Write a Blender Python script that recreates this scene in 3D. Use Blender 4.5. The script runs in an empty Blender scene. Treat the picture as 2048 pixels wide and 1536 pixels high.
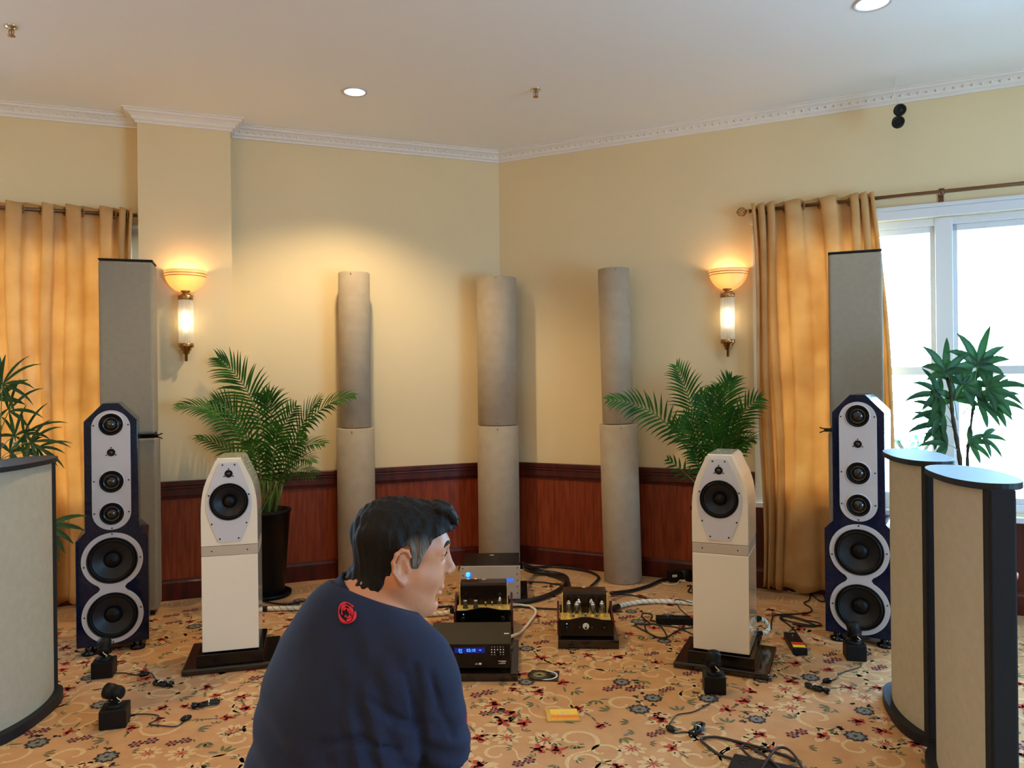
import bpy, bmesh, math, random
import numpy as np
from mathutils import Vector, Matrix
from mathutils.geometry import tessellate_polygon

# ------------------------------------------------------------------ camera
ROLL = 0.0115
CAMZ = 1.5
FPX = 1540.0
HORIZ = 755.0
scene = bpy.context.scene
cam_data = bpy.data.cameras.new('camera')
cam_data.sensor_width = 36.0
cam_data.lens = FPX / 2048 * 36.0
cam_data.shift_y = -(768 - HORIZ) / 2048
cam_data.clip_start = 0.05
cam = bpy.data.objects.new('camera', cam_data)
scene.collection.objects.link(cam)
cr, sr = math.cos(ROLL), math.sin(ROLL)
cam.matrix_world = Matrix(((cr, sr, 0, 0), (0, 0, -1, 0), (-sr, cr, 0, CAMZ), (0, 0, 0, 1)))
scene.camera = cam

# ------------------------------------------------------------------ colour management, world
vs = scene.view_settings
vs.view_transform = 'Standard'
vs.look = 'None'
vs.exposure = -0.12
vs.gamma = 1.0
vs.use_curve_mapping = False

world = bpy.data.worlds.new('daylight')
scene.world = world
world.use_nodes = True
wn = world.node_tree.nodes
wn['Background'].inputs[0].default_value = (0.38, 0.67, 1.0, 1)
wn['Background'].inputs[1].default_value = 46.0


# ------------------------------------------------------------------ room geometry constants
CX, CY = -0.09, 6.32
DL = Vector((-math.sin(math.radians(69)), -math.cos(math.radians(69)), 0))
DR = Vector((math.sin(math.radians(64)), -math.cos(math.radians(64)), 0))
NL = Vector((0.35837, -0.93358, 0))
NR = Vector((-math.cos(math.radians(64)), -math.sin(math.radians(64)), 0))
CEIL = 3.34


def LW(t, off=0.0, z=0.0):
    """point on the left bay wall: t metres from the corner, off metres into the room"""
    return Vector((CX, CY, z)) + DL * t + NL * off


def RW(t, off=0.0, z=0.0):
    return Vector((CX, CY, z)) + DR * t + NR * off


# ------------------------------------------------------------------ lights
def add_light(name, kind, loc, energy, color, **kw):
    d = bpy.data.lights.new(name, kind)
    d.energy = energy
    d.color = color
    for k, v in kw.items():
        setattr(d, k, v)
    o = bpy.data.objects.new(name, d)
    scene.collection.objects.link(o)
    o.location = loc
    return o


def aim(o, target):
    d = Vector(target) - o.location
    o.rotation_euler = d.to_track_quat('-Z', 'Y').to_euler()


WARM = (1.0, 0.74, 0.42)
# recessed ceiling downlights (visible ones first)
DOWN = [(-0.985, 4.925, 135), (1.81, 3.82, 22), (-0.9, 1.6, 26), (1.9, 0.8, 20), (-3.3, 2.6, 44), (0.3, -1.6, 50), (3.2, -1.8, 40), (-3.0, -1.6, 50)]
for i, (x, y, e) in enumerate(DOWN):
    s = add_light('downlight_lamp', 'SPOT', (x, y, CEIL - 0.03), e, (1.0, 0.79, 0.46) if i != 1 else (1.0, 0.90, 0.74),
                  spot_size=math.radians(128 if i else 120), spot_blend=0.55, shadow_soft_size=0.05)
# added warm fill for the left side, then daylight from windows beyond the right edge
a = add_light('warm_fill', 'AREA', (-2.6, -1.6, 2.6), 46, (1.0, 0.68, 0.38), shape='RECTANGLE', size=3.0, size_y=1.6)
aim(a, (-1.9, 3.8, 2.7))
a = add_light('hall_windows', 'AREA', (4.6, 0.6, 1.4), 255, (0.29, 0.63, 1.0), shape='RECTANGLE', size=3.0, size_y=1.8)
aim(a, (0.4, 2.2, 2.7))


def portal(p0, p1, z0, z1, inward):
    c = (Vector(p0) + Vector(p1)) / 2
    c.z = (z0 + z1) / 2
    o = add_light('window_portal', 'AREA', c, 1.0, (1, 1, 1), shape='RECTANGLE', size=(Vector(p1) - Vector(p0)).length, size_y=z1 - z0)
    o.data.cycles.is_portal = True
    aim(o, c + inward)


portal(RW(2.15, -0.05), RW(4.25, -0.05), 0.68, 2.42, NR)
portal(LW(2.78, -0.05), LW(4.75, -0.05), 0.68, 2.42, NL)


# ------------------------------------------------------------------ materials
def srgb(r, g, b):
    def f(c):
        c /= 255.0
        return c / 12.92 if c <= 0.04045 else ((c + 0.055) / 1.055) ** 2.4
    return (f(r), f(g), f(b), 1.0)


def mat(name, color, rough=0.5, metal=0.0, noise=0.0, nscale=20.0, bump=0.0, bscale=200.0, coat=0.0, spec=0.5,
        color2=None, stretch=None, emit=None, estr=0.0, transl=0.0, trans=0.0, sheen=0.0):
    m = bpy.data.materials.new(name)
    m.use_nodes = True
    nt = m.node_tree
    n, l = nt.nodes, nt.links
    b = n['Principled BSDF']
    b.inputs['Base Color'].default_value = color
    b.inputs['Roughness'].default_value = rough
    b.inputs['Metallic'].default_value = metal
    b.inputs['Coat Weight'].default_value = coat
    b.inputs['Coat Roughness'].default_value = 0.05
    b.inputs['Specular IOR Level'].default_value = spec
    b.inputs['Transmission Weight'].default_value = trans
    b.inputs['Sheen Weight'].default_value = sheen
    if emit:
        b.inputs['Emission Color'].default_value = emit
        b.inputs['Emission Strength'].default_value = estr
    tc = n.new('ShaderNodeTexCoord')
    mp = n.new('ShaderNodeMapping')
    l.new(tc.outputs['Object'], mp.inputs[0])
    if stretch:
        mp.inputs['Scale'].default_value = stretch
    if noise or color2:
        t = n.new('ShaderNodeTexNoise')
        t.inputs['Scale'].default_value = nscale
        t.inputs['Detail'].default_value = 5
        l.new(mp.outputs[0], t.inputs['Vector'])
        mx = n.new('ShaderNodeMix')
        mx.data_type = 'RGBA'
        c2 = color2 or tuple(min(1, c * (1 - noise)) for c in color[:3]) + (1,)
        mx.inputs[6].default_value = color
        mx.inputs[7].default_value = c2
        rp = n.new('ShaderNodeMapRange')
        rp.inputs[1].default_value = 0.35
        rp.inputs[2].default_value = 0.65
        l.new(t.outputs[0], rp.inputs[0])
        l.new(rp.outputs[0], mx.inputs[0])
        l.new(mx.outputs[2], b.inputs['Base Color'])
    if bump:
        t2 = n.new('ShaderNodeTexNoise')
        t2.inputs['Scale'].default_value = bscale
        t2.inputs['Detail'].default_value = 3
        l.new(mp.outputs[0], t2.inputs['Vector'])
        bp = n.new('ShaderNodeBump')
        bp.inputs['Strength'].default_value = bump
        bp.inputs['Distance'].default_value = 0.002
        l.new(t2.outputs[0], bp.inputs['Height'])
        l.new(bp.outputs[0], b.inputs['Normal'])
    if transl:
        tr = n.new('ShaderNodeBsdfTranslucent')
        if b.inputs['Base Color'].is_linked:
            l.new(b.inputs['Base Color'].links[0].from_socket, tr.inputs[0])
        else:
            tr.inputs[0].default_value = color
        ms = n.new('ShaderNodeMixShader')
        ms.inputs[0].default_value = transl
        l.new(b.outputs[0], ms.inputs[1])
        l.new(tr.outputs[0], ms.inputs[2])
        l.new(ms.outputs[0], n['Material Output'].inputs[0])
    return m


def glass_mat(name, color, gloss=0.08):
    m = bpy.data.materials.new(name)
    m.use_nodes = True
    n, l = m.node_tree.nodes, m.node_tree.links
    n.remove(n['Principled BSDF'])
    t = n.new('ShaderNodeBsdfTransparent')
    t.inputs[0].default_value = color
    g = n.new('ShaderNodeBsdfGlossy')
    g.inputs['Roughness'].default_value = 0.02
    ms = n.new('ShaderNodeMixShader')
    lw = n.new('ShaderNodeLayerWeight')
    lw.inputs[0].default_value = 0.25
    mr = n.new('ShaderNodeMath')
    mr.operation = 'MULTIPLY_ADD'
    mr.inputs[1].default_value = 0.6
    mr.inputs[2].default_value = gloss
    l.new(lw.outputs['Fresnel'], mr.inputs[0])
    l.new(mr.outputs[0], ms.inputs[0])
    l.new(t.outputs[0], ms.inputs[1])
    l.new(g.outputs[0], ms.inputs[2])
    l.new(ms.outputs[0], n['Material Output'].inputs[0])
    return m


M = {}
M['wall'] = mat('cream_paint', srgb(232, 207, 162), 0.75, bump=0.08, bscale=150, noise=0.03, nscale=2)
M['ceiling'] = mat('white_ceiling_paint', srgb(246, 243, 240), 0.85, bump=0.05, bscale=120)
M['crown'] = mat('crown_paint', srgb(236, 226, 216), 0.6, bump=0.9, bscale=38)
M['white_paint'] = mat('window_white_paint', srgb(225, 225, 228), 0.4)
M['mahogany'] = mat('dark_mahogany', srgb(88, 24, 15), 0.35, coat=0.12, spec=.35, color2=srgb(60, 14, 9), nscale=3, stretch=(6, 6, 1.0))
M['wood_panel'] = mat('reddish_wood_veneer', srgb(146, 62, 26), 0.42, coat=0.05, spec=.3, color2=srgb(116, 42, 16), nscale=6, stretch=(9, 9, 0.7))
M['carpet'] = mat('tan_carpet', srgb(196, 140, 77), 0.95, color2=srgb(184, 126, 65), nscale=9, bump=0.5, bscale=350, sheen=0.2)
M['curtain'] = mat('gold_satin_curtain', srgb(230, 184, 122), 0.42, color2=srgb(216, 164, 100), nscale=5, transl=0.28, bump=0.05, bscale=60)
M['brass'] = mat('antique_brass', srgb(176, 134, 84), 0.3, metal=1.0)
M['bronze_rod'] = mat('bronze_rod', srgb(120, 88, 62), 0.4, metal=0.8)
M['glass'] = glass_mat('window_glass', (0.97, 0.99, 1, 1))
M['tube_glass'] = glass_mat('valve_glass', (0.72, 0.72, 0.70, 1), 0.25)
M['navy_gloss'] = mat('navy_lacquer', srgb(4, 20, 52), 0.16, coat=0.25, noise=0.4, nscale=60, spec=.25)
M['silver'] = mat('silver_baffle', srgb(194, 192, 198), 0.38, metal=0.2, bump=0.05, bscale=500)
M['silver_lt'] = mat('pale_silver_paint', srgb(206, 206, 214), 0.35, metal=0.15)
M['black'] = mat('black_plastic', srgb(15, 14, 14), 0.5, spec=.25, bump=0.1, bscale=300)
M['black_gloss'] = mat('black_gloss', srgb(8, 7, 8), 0.16, coat=0.1, spec=.35)
M['rubber'] = mat('driver_rubber', srgb(9, 9, 11), 0.45, spec=.25)
M['cone'] = mat('driver_cone', srgb(26, 26, 29), 0.42, bump=0.15, bscale=120, spec=.35)
M['poly_cone'] = mat('glossy_poly_cone', srgb(26, 24, 24), 0.14, coat=0.5)
M['screw'] = mat('dark_screw', srgb(30, 30, 34), 0.3, metal=0.7)
M['chrome'] = mat('chrome', srgb(215, 210, 205), 0.12, metal=1.0)
M['white_lacquer'] = mat('ivory_lacquer', srgb(238, 226, 205), 0.16, coat=0.8, noise=0.02, nscale=3)
M['champagne'] = mat('champagne_band', srgb(196, 186, 170), 0.35, metal=0.3)
M['fabric_grey'] = mat('warm_grey_fabric', srgb(150, 140, 124), 0.95, color2=srgb(146, 135, 120), nscale=30, bump=0.4, bscale=500)
M['fabric_tube'] = mat('beige_grey_fabric', srgb(178, 160, 136), 0.95, color2=srgb(172, 153, 131), nscale=14, bump=0.4, bscale=500)
M['fabric_screen'] = mat('oatmeal_fabric', srgb(186, 174, 152), 0.95, color2=srgb(180, 168, 144), nscale=30, bump=0.5, bscale=450)
M['charcoal'] = mat('charcoal_laminate', srgb(30, 30, 34), 0.55, spec=.3, bump=0.2, bscale=400)
M['black_fabric'] = mat('black_cloth_edge', srgb(17, 17, 20), 0.9, bump=0.4, bscale=500)
M['leaf'] = mat('palm_green', srgb(62, 116, 34), 0.45, color2=srgb(30, 76, 24), nscale=8, transl=0.3, spec=.3)
M['leaf_dark'] = mat('dark_leaf_green', srgb(40, 80, 34), 0.4, color2=srgb(24, 56, 26), nscale=8, transl=0.2, spec=.3)
M['stalk'] = mat('green_stalk', srgb(108, 134, 62), 0.5, noise=0.3, nscale=10)
M['bark'] = mat('fibrous_stem', srgb(74, 66, 46), 0.9, noise=0.5, nscale=40, bump=0.6, bscale=80)
M['soil'] = mat('potting_soil', srgb(40, 30, 22), 1.0, noise=0.5, nscale=60, bump=1.0, bscale=80)
M['amp_silver'] = mat('brushed_aluminium', srgb(196, 188, 176), 0.35, metal=0.15, bump=0.05, bscale=400)
M['amp_top'] = mat('black_metal_case', srgb(20, 18, 18), 0.4, metal=0.2, spec=.3)
M['deck'] = mat('gold_deck', srgb(232, 196, 104), 0.3, metal=0.35)
M['cd_case'] = mat('dark_grey_case', srgb(54, 47, 34), 0.5, metal=0.2, spec=.3)
M['blue_led'] = mat('blue_led', srgb(20, 60, 255), 0.4, emit=(0.01, 0.08, 1, 1), estr=2.5)
M['blue_led2'] = mat('pale_blue_led', srgb(60, 160, 255), 0.4, emit=(0.05, 0.35, 1, 1), estr=2.2)
M['orange_led'] = mat('orange_led', srgb(255, 120, 50), 0.4, emit=(1, 0.25, 0.08, 1), estr=2.5)
M['white_cable'] = mat('white_cable', srgb(232, 220, 196), 0.5, bump=0.3, bscale=200)
M['brown_cord'] = mat('brown_cord', srgb(44, 28, 20), 0.5)
M['black_cord'] = mat('black_cord', srgb(24, 20, 18), 0.42)
M['white_label'] = mat('white_sticker', srgb(226, 222, 210), 0.5)
M['red_label'] = mat('red_sticker', srgb(190, 40, 26), 0.5)
M['yellow_label'] = mat('yellow_sticker', srgb(232, 210, 50), 0.5)
M['terrace'] = mat('pale_paving', srgb(225, 225, 222), 0.8, noise=0.05, nscale=4)


# ------------------------------------------------------------------ mesh builder
def rotx(a): return Matrix.Rotation(a, 4, 'X')
def roty(a): return Matrix.Rotation(a, 4, 'Y')
def rotz(a): return Matrix.Rotation(a, 4, 'Z')
def tr(x, y=None, z=None):
    return Matrix.Translation(Vector(x) if y is None else Vector((x, y, z)))


FRONT = rotx(math.pi / 2)          # lathe axis z -> -y (towards the front of a cabinet)


class MB:
    def __init__(s):
        s.v, s.f, s.sm, s.mi = [], [], [], []

    def add(s, verts, faces, smooth=False, mi=0, X=None):
        o = len(s.v)
        if X is not None:
            verts = [X @ Vector(p) for p in verts]
        s.v += [tuple(p) for p in verts]
        s.f += [tuple(i + o for i in f) for f in faces]
        s.sm += [smooth] * len(faces)
        s.mi += [mi] * len(faces)
        return s

    def box(s, c, d, mi=0, X=None):
        x, y, z = c
        a, b, e = d[0] / 2, d[1] / 2, d[2] / 2
        vs_ = [(x + i * a, y + j * b, z + k * e) for k in (-1, 1) for j in (-1, 1) for i in (-1, 1)]
        return s.add(vs_, [(0, 2, 3, 1), (4, 5, 7, 6), (0, 1, 5, 4), (1, 3, 7, 5), (3, 2, 6, 7), (2, 0, 4, 6)], False, mi, X)

    def prism(s, poly, z0, z1, mi=0, X=None, holes=(), smooth=False):
        loops = [list(poly)] + [list(h) for h in holes]
        tris = tessellate_polygon([[Vector((p[0], p[1], 0)) for p in lp] for lp in loops])
        flat = [p for lp in loops for p in lp]
        n = len(flat)
        vs_ = [(p[0], p[1], z0) for p in flat] + [(p[0], p[1], z1) for p in flat]
        fs = []
        for t in tris:
            a, b, c = t
            ax, bx, cx_ = flat[a], flat[b], flat[c]
            ar = (bx[0] - ax[0]) * (cx_[1] - ax[1]) - (bx[1] - ax[1]) * (cx_[0] - ax[0])
            if ar < 0:
                a, b, c = a, c, b
            fs.append((a + n, b + n, c + n))
            fs.append((a, c, b))
        k = 0
        s.add(vs_, fs, False, mi, X)
        base = len(s.v) - 2 * n
        for li, lp in enumerate(loops):
            m = len(lp)
            ar = sum(lp[i][0] * lp[(i + 1) % m][1] - lp[(i + 1) % m][0] * lp[i][1] for i in range(m))
            ccw = ar > 0
            if li:
                ccw = not ccw
            for i in range(m):
                a, b = k + i, k + (i + 1) % m
                q = (a, b, b + n, a + n) if ccw else (b, a, a + n, b + n)
                s.f.append(tuple(base + j for j in q))
                s.sm.append(smooth)
                s.mi.append(mi)
            k += m
        return s

    def lathe(s, prof, seg=32, X=None, mi=0, smooth=True, cap=True, a0=0.0, a1=2 * math.pi):
        full = abs(a1 - a0 - 2 * math.pi) < 1e-6
        ns = seg if full else seg + 1
        vs_, fs = [], []
        for r, z in prof:
            for i in range(ns):
                a = a0 + (a1 - a0) * i / seg
                vs_.append((r * math.cos(a), r * math.sin(a), z))
        for j in range(len(prof) - 1):
            for i in range(seg):
                k = (i + 1) % ns if full else i + 1
                fs.append((j * ns + i, j * ns + k, (j + 1) * ns + k, (j + 1) * ns + i))
        s.add(vs_, fs, smooth, mi, X)
        if cap and full:
            if prof[0][0] > 1e-6:
                s.add([vs_[i] for i in range(ns)], [tuple(range(ns))[::-1]], False, mi, X)
            if prof[-1][0] > 1e-6:
                s.add([vs_[(len(prof) - 1) * ns + i] for i in range(ns)], [tuple(range(ns))], False, mi, X)
        return s

    def tube(s, pts, r, seg=8, mi=0, X=None, closed=False, smooth=True):
        pts = [Vector(p) for p in pts]
        n = len(pts)
        rs = r if isinstance(r, (list, tuple)) else [r] * n
        tan = []
        for i in range(n):
            a = pts[(i - 1) % n] if closed or i else pts[i]
            b = pts[(i + 1) % n] if closed or i < n - 1 else pts[i]
            d = b - a
            tan.append(d.normalized() if d.length > 1e-9 else Vector((0, 0, 1)))
        up = Vector((0, 0, 1)) if abs(tan[0].z) < 0.9 else Vector((1, 0, 0))
        u = (up - tan[0] * up.dot(tan[0])).normalized()
        vs_, fs = [], []
        for i in range(n):
            u = (u - tan[i] * u.dot(tan[i]))
            u = u.normalized() if u.length > 1e-6 else tan[i].orthogonal().normalized()
            w = tan[i].cross(u)
            for k in range(seg):
                a = 2 * math.pi * k / seg
                vs_.append(pts[i] + (u * math.cos(a) + w * math.sin(a)) * rs[i])
        m = n if closed else n - 1
        for i in range(m):
            for k in range(seg):
                a, b = i * seg + k, i * seg + (k + 1) % seg
                c, d = ((i + 1) % n) * seg + (k + 1) % seg, ((i + 1) % n) * seg + k
                fs.append((a, b, c, d))
        if not closed:
            fs.append(tuple(range(seg))[::-1])
            fs.append(tuple((n - 1) * seg + k for k in range(seg)))
        return s.add(vs_, fs, smooth, mi, X)

    def sphere(s, c, r, seg=16, rings=10, mi=0, X=None, sc=(1, 1, 1)):
        prof = [(max(1e-5, r * math.sin(math.pi * j / rings)), -r * math.cos(math.pi * j / rings)) for j in range(rings + 1)]
        Y = tr(*c) @ Matrix.Diagonal((sc[0], sc[1], sc[2], 1))
        return s.lathe(prof, seg, (X @ Y) if X is not None else Y, mi, True, False)

    def build(s, name, mats, parent=None, bevel=0.0, bseg=2, X=None, extra=None):
        me = bpy.data.meshes.new(name)
        me.from_pydata(s.v, [], s.f)
        if not isinstance(mats, (list, tuple)):
            mats = [mats]
        for m in mats:
            me.materials.append(m)
        me.polygons.foreach_set('use_smooth', s.sm)
        me.polygons.foreach_set('material_index', s.mi)
        me.update()
        o = bpy.data.objects.new(name, me)
        scene.collection.objects.link(o)
        if parent is not None:
            o.parent = parent
        if X is not None:
            o.matrix_local = X
        if bevel:
            b = o.modifiers.new('bevel', 'BEVEL')
            b.width = bevel
            b.segments = bseg
            b.limit_method = 'ANGLE'
            b.angle_limit = math.radians(40)
            b.harden_normals = False
        return o


def empty(name, loc=(0, 0, 0), rz=0.0):
    o = bpy.data.objects.new(name, None)
    scene.collection.objects.link(o)
    o.location = loc
    o.rotation_euler = (0, 0, rz)
    o.empty_display_size = 0.1
    return o


def tag(o, label=None, cat=None, group=None, kind=None):
    if label: o['label'] = label
    if cat: o['category'] = cat
    if group: o['group'] = group
    if kind: o['kind'] = kind
    return o


def thing(name, label, cat, loc=(0, 0, 0), rz=0.0, group=None):
    return tag(empty(name, loc, rz), label, cat, group)


def struct(o):
    o['kind'] = 'structure'
    return o


def dup(root, loc=None, rz=None, label=None):
    r = root.copy()
    scene.collection.objects.link(r)
    if loc is not None: r.location = loc
    if rz is not None: r.rotation_euler = (0, 0, rz)
    if label: r['label'] = label
    for ch in list(root.children):
        c = ch.copy()
        scene.collection.objects.link(c)
        c.parent = r
        for g in list(ch.children):
            d = g.copy()
            scene.collection.objects.link(d)
            d.parent = c
    return r


def ray(px, py):
    """direction of a photo pixel (Y component 1)"""
    u, v = px - 1024, HORIZ - py
    return ((u * cr + v * sr) / FPX, (-u * sr + v * cr) / FPX)


def at(px, py, Y):
    a, b = ray(px, py)
    return Vector((a * Y, Y, CAMZ + b * Y))


def ground(px, py, z=0.0):
    a, b = ray(px, py)
    Y = (z - CAMZ) / b
    return Vector((a * Y, Y, z))


def smooth_path(pts, n=8, closed=False):
    pts = [Vector(p) for p in pts]
    out = []
    m = len(pts)
    rng = range(m if closed else m - 1)
    for i in rng:
        p0 = pts[(i - 1) % m] if closed or i > 0 else pts[0]
        p1 = pts[i]
        p2 = pts[(i + 1) % m]
        p3 = pts[(i + 2) % m] if closed or i + 2 < m else pts[-1]
        for k in range(n):
            t = k / n
            out.append(0.5 * ((2 * p1) + (p2 - p0) * t + (2 * p0 - 5 * p1 + 4 * p2 - p3) * t * t + (3 * p1 - p0 - 3 * p2 + p3) * t ** 3))
    if not closed:
        out.append(pts[-1])
    return out


def circle2(cx_, cy_, r, n=48, sy=1.0):
    return [(cx_ + r * math.cos(2 * math.pi * i / n), cy_ + r * sy * math.sin(2 * math.pi * i / n)) for i in range(n)]


# ------------------------------------------------------------------ room shell
def seg_box(p, q, z0, z1, t0, t1, mb, nrm, mi=0):
    """slab along p->q between offsets t0..t1 along nrm"""
    a, b = Vector(p), Vector(q)
    vs_ = []
    for z in (z0, z1):
        for (pt, off) in ((a, t0), (b, t0), (b, t1), (a, t1)):
            w = pt + nrm * off
            vs_.append((w.x, w.y, z))
    fs = [(0, 3, 2, 1), (4, 5, 6, 7), (0, 1, 5, 4), (1, 2, 6, 5), (2, 3, 7, 6), (3, 0, 4, 7)]
    mb.add(vs_, fs, False, mi)


def molding(mb, path, prof, mi=0):
    """path: 2d wall line with the room on the right; prof: (offset into room, z)"""
    P = [Vector((p[0], p[1])) for p in path]
    n = len(P)
    dirs = [(P[i + 1] - P[i]).normalized() for i in range(n - 1)]
    nr = [Vector((d.y, -d.x)) for d in dirs]
    vs_ = []
    for i in range(n):
        if i == 0: m = nr[0]
        elif i == n - 1: m = nr[-1]
        else:
            a, b = nr[i - 1], nr[i]
            m = (a + b)
            m = m / max(0.2, m.dot(a))
        for off, z in prof:
            w = P[i] + m * off
            vs_.append((w.x, w.y, z))
    k = len(prof)
    fs = []
    for i in range(n - 1):
        for j in range(k):
            j2 = (j + 1) % k
            fs.append((i * k + j, i * k + j2, (i + 1) * k + j2, (i + 1) * k + j))
    fs.append(tuple(range(k))[::-1])
    fs.append(tuple((n - 1) * k + j for j in range(k)))
    mb.add(vs_, fs)


LT, RT = 5.2, 5.6                       # extents of the two bay walls
LE, RE = LW(LT), RW(RT)
BACK = -4.0
PIL0, PIL1, PILD = 2.07, 2.665, 0.15
WR0, WR1 = 2.06, 4.32                   # right window opening
WL0, WL1 = 2.72, 4.85                   # left window opening
WZ0, WZ1 = 0.62, 2.50
TH = 0.16

mb = MB()
mb.prism([(LE.x - .3, LE.y), (CX, CY + .4), (RE.x + .3, RE.y), (RE.x + .3, BACK - .3), (LE.x - .3, BACK - .3)], -0.1, 0.0)
floor = struct(mb.build('floor', M['carpet']))
mb = MB()
poly = [(LE.x - .3, LE.y), (CX, CY + .4), (RE.x + .3, RE.y), (RE.x + .3, BACK - .3), (LE.x - .3, BACK - .3)]
mb.prism(poly, CEIL, CEIL + 0.12)
ceiling = struct(mb.build('ceiling', M['ceiling']))

for nm, W, N_, T_, w0, w1, side in (('wall_left', LW, NL, LT, WL0, WL1, 1), ('wall_right', RW, NR, RT, WR0, WR1, -1)):
    mb = MB()
    seg_box(W(-0.0), W(w0), 0, CEIL, 0, -TH, mb, N_)
    seg_box(W(w1), W(T_), 0, CEIL, 0, -TH, mb, N_)
    seg_box(W(w0), W(w1), 0, WZ0, 0, -TH, mb, N_)
    seg_box(W(w0), W(w1), WZ1, CEIL, 0, -TH, mb, N_)
    o = struct(mb.build(nm, M['wall']))
mb = MB()
seg_box(LW(PIL0), LW(PIL1), 0, CEIL, 0, PILD, mb, NL)
struct(mb.build('wall_pilaster', M['wall']))
# side and back walls behind the camera
mb = MB()
mb.box((LE.x - .08, (LE.y + BACK) / 2, CEIL / 2), (.16, LE.y - BACK, CEIL))
struct(mb.build('wall_side_left', M['wall']))
mb = MB()
mb.box((RE.x + .08, (RE.y + BACK) / 2, CEIL / 2), (.16, RE.y - BACK, CEIL))
struct(mb.build('wall_side_right', M['wall']))
mb = MB()
mb.box(((LE.x + RE.x) / 2, BACK - .08, CEIL / 2), (RE.x - LE.x + .3, .16, CEIL))
struct(mb.build('wall_back', M['wall']))

# crown moulding
path = [LE, LW(PIL1), LW(PIL1, PILD), LW(PIL0, PILD), LW(PIL0), Vector((CX, CY, 0)), RE]
zc = CEIL
crown_prof = [(0.0, zc - .082), (0.012, zc - .082), (0.014, zc - .070), (0.030, zc - .060), (0.034, zc - .045), (0.055, zc - .028),
              (0.072, zc - .022), (0.076, zc - .010), (0.088, zc - .008), (0.088, zc - .0005), (0.0, zc - .0005)]
mb = MB()
molding(mb, [(p.x, p.y) for p in path], crown_prof)
struct(mb.build('trim_1', M['crown']))
# carved beads of the crown: small raised leaves along the cove
mb = MB()
for W, t0, t1 in ((LW, 0.05, 2.03), (RW, 0.05, 5.2), (LW, 2.7, 5.0)):
    t = t0
    while t < t1:
        p = W(t, 0.040, zc - 0.042)
        mb.sphere((p.x, p.y, p.z), 0.011, 6, 4, sc=(1.0, 1.0, .8))
        t += 0.05
o = tag(mb.build('carved_beads', M['crown'], bpy.data.objects['trim_1']), kind='stuff')

# chair rail, panelling and baseboards
RZ = 0.815
rail_prof = [(0.0, RZ - .125), (0.018, RZ - .125), (0.02, RZ - .105), (0.026, RZ - .100), (0.026, RZ - .055), (0.032, RZ - .048),
             (0.030, RZ - .040), (0.036, RZ - .030), (0.036, RZ - .006), (0.030, RZ), (0.0, RZ)]
base_prof = [(0.0, 0.0), (0.024, 0.0), (0.024, 0.118), (0.018, 0.130), (0.016, 0.142), (0.0, 0.142)]
panel_prof = [(0.0, 0.14), (0.010, 0.14), (0.010, RZ - .12), (0.0, RZ - .12)]
pathw = [LW(PIL1), LW(PIL1, PILD), LW(PIL0, PILD), LW(PIL0), Vector((CX, CY, 0)), RW(WR0 - .06)]
for nm, prof, m in (('trim_2', rail_prof, 'mahogany'), ('baseboard_bay', base_prof, 'mahogany'), ('trim_3', panel_prof, 'wood_panel')):
    mb = MB()
    molding(mb, [(p.x, p.y) for p in pathw], prof)
    struct(mb.build(nm, M[m]))
low_prof = [(0.0, 0.14), (0.012, 0.14), (0.012, WZ0 - .04), (0.0, WZ0 - .04)]
for nm, a_, b_ in (('left', LE, LW(PIL1)), ('right', RW(WR0 - .06), RE)):
    mb = MB()
    molding(mb, [(a_.x, a_.y), (b_.x, b_.y)], base_prof)
    struct(mb.build('baseboard_' + nm, M['mahogany']))
    mb = MB()
    molding(mb, [(a_.x, a_.y), (b_.x, b_.y)], low_prof)
    struct(mb.build('trim_' + ('4' if nm == 'left' else '5'), M['mahogany']))


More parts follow.
